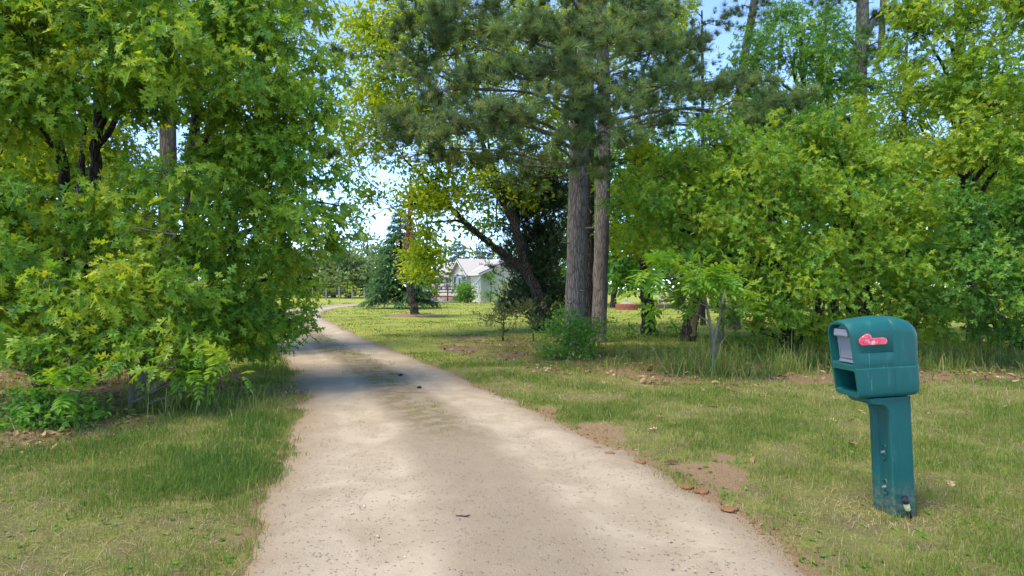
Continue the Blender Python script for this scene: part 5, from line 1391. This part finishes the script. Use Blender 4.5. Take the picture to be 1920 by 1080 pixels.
for zc in (-.375, -.60):
    q = MB(); oval = arc(0, .032, .021, 0, 180, 9) + arc(0, -.032, .021, 180, 360, 9)
    inner = [(a * .72, b * .80) for a, b in oval]
    nO = len(oval); vs = []; fs = []
    for pl, xo in ((oval, .004), (oval, -.006), (inner, -.006), (inner, .003)):
        for a, b in pl: vs.append((.296 + xo, a - .004, ZB + zc + b))
    for s_ in range(3):
        for k in range(nO):
            a = s_ * nO + k; b = s_ * nO + (k + 1) % nO; fs.append((a, b, b + nO, a + nO))
    q.add(vs, fs); slot = q.build('bolt_slot', M['teal'], mail, True)
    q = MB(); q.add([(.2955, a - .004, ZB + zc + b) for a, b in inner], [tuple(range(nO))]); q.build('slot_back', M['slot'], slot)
    q = MB(); q.tube([(.296, -.006, ZB + zc), (.282, -.006, ZB + zc)], [.011, .010], 6); q.tube([(.283, -.006, ZB + zc), (.272, -.006, ZB + zc)], [.006, .005], 10); q.build('bolt', M['ash'], slot)
# little hollow marker tube leaning by the post
pt = P(1706, 962, 4.0); ptop = P(1696, 930, 3.975)
mk = empty('marker_tube', (pt[0], pt[1], .0), 'stubby black tube with cream band leaning beside the mailbox post', 'marker')
dv = np.array(ptop - pt); dv[2] = .128
q = MB(); a = np.zeros(3); b = dv * .78; q.tube([a - dv * .06, dv * .74], [.0125, .0155], 14); q.build('shaft', M['black'], mk, True)
q = MB(); q.tube([dv * .36, dv * .38, dv * .73, dv * .74], [.0155, .0168, .0175, .0165], 16); q.build('band', M['cream'], mk, True)
q = MB()
V1, T1 = tube_arrays([dv * .72, dv * .74, dv * 1.0, dv * 1.01, dv * .99, dv * .80], [.018, .0205, .0215, .0205, .0165, .015], 18, True)
q.add(V1, [tuple(t_) for t_ in T1]); q.build('cap', M['black'], mk, True)

# dry grass thatch round the mailbox foot
S = Soup(); rs = np.random.default_rng(14)
cx_, cy_ = org[0] + .36, org[1] - .02
n = 1500; a = rs.uniform(0, 2 * np.pi, n); r_ = np.abs(rs.normal(.24, .13, n)); x = cx_ + r_ * np.cos(a) * 1.25; y = cy_ + r_ * np.sin(a) * .8
ok = ~((np.abs(x - cx_) < .06) & (np.abs(y - cy_) < .08)); x, y = x[ok], y[ok]
blades(x, y, rs.uniform(.012, .036, len(x)), np.full(len(x), .004), np.clip(rs.normal(.9, .12, len(x)), 0, 1), S, rs, 2.0)
n = 46; x = cx_ + .0 + rs.normal(-.05, .07, n); y = cy_ - .13 + rs.normal(0, .03, n)
blades(x, y, rs.uniform(.03, .10, n), np.full(n, .005), np.clip(rs.normal(.3, .15, n), 0, 1), S, rs, .4)
tag(link(bpy.data.objects.new('dry_thatch_grass', S.mesh('dry_thatch_grass', M['grass']))), 'dry straw grass round the mailbox foot', 'grass', kind='stuff')

# ------------------------------------------------------------------ LIGHT, SKY, CAMERA
to_sun = unit(np.array([-.36, -.26, .90]))
el = math.asin(to_sun[2]); rot = math.atan2(to_sun[0], to_sun[1])
wd = bpy.data.worlds.new('World'); scene.world = wd; wd.use_nodes = True
nt = wd.node_tree; nt.nodes.clear()
o_ = nt.nodes.new('ShaderNodeOutputWorld'); bg = nt.nodes.new('ShaderNodeBackground'); sk = nt.nodes.new('ShaderNodeTexSky')
sk.sky_type = 'NISHITA'; sk.sun_disc = False; sk.sun_elevation = el; sk.sun_rotation = rot; sk.altitude = 5000; sk.air_density = 1.0; sk.dust_density = .1; sk.ozone_density = 2.5
bg.inputs['Strength'].default_value = .15
nt.links.new(sk.outputs[0], bg.inputs[0]); nt.links.new(bg.outputs[0], o_.inputs[0])
sl_ = bpy.data.lights.new('sun', 'SUN'); sl_.energy = 1.5; sl_.angle = math.radians(28.0); sl_.color = (1.0, .88, .68)
so = link(bpy.data.objects.new('sun', sl_)); so.rotation_euler = Vector(to_sun).to_track_quat('Z', 'Y').to_euler()
cam = bpy.data.cameras.new('camera'); cam.sensor_width = 36; cam.lens = 36 * F / 1920; cam.clip_end = 2000; cam.clip_start = .05
co = link(bpy.data.objects.new('camera', cam)); co.location = (0, 0, H); co.rotation_euler = (math.radians(90), 0, 0)
scene.camera = co
scene.view_settings.view_transform = 'Standard'; scene.view_settings.look = 'None'; scene.view_settings.exposure = 2.03; scene.view_settings.gamma = 1
scene.cycles.max_bounces = 12; scene.cycles.diffuse_bounces = 8; scene.cycles.transmission_bounces = 6
scene.cycles.use_denoising = True
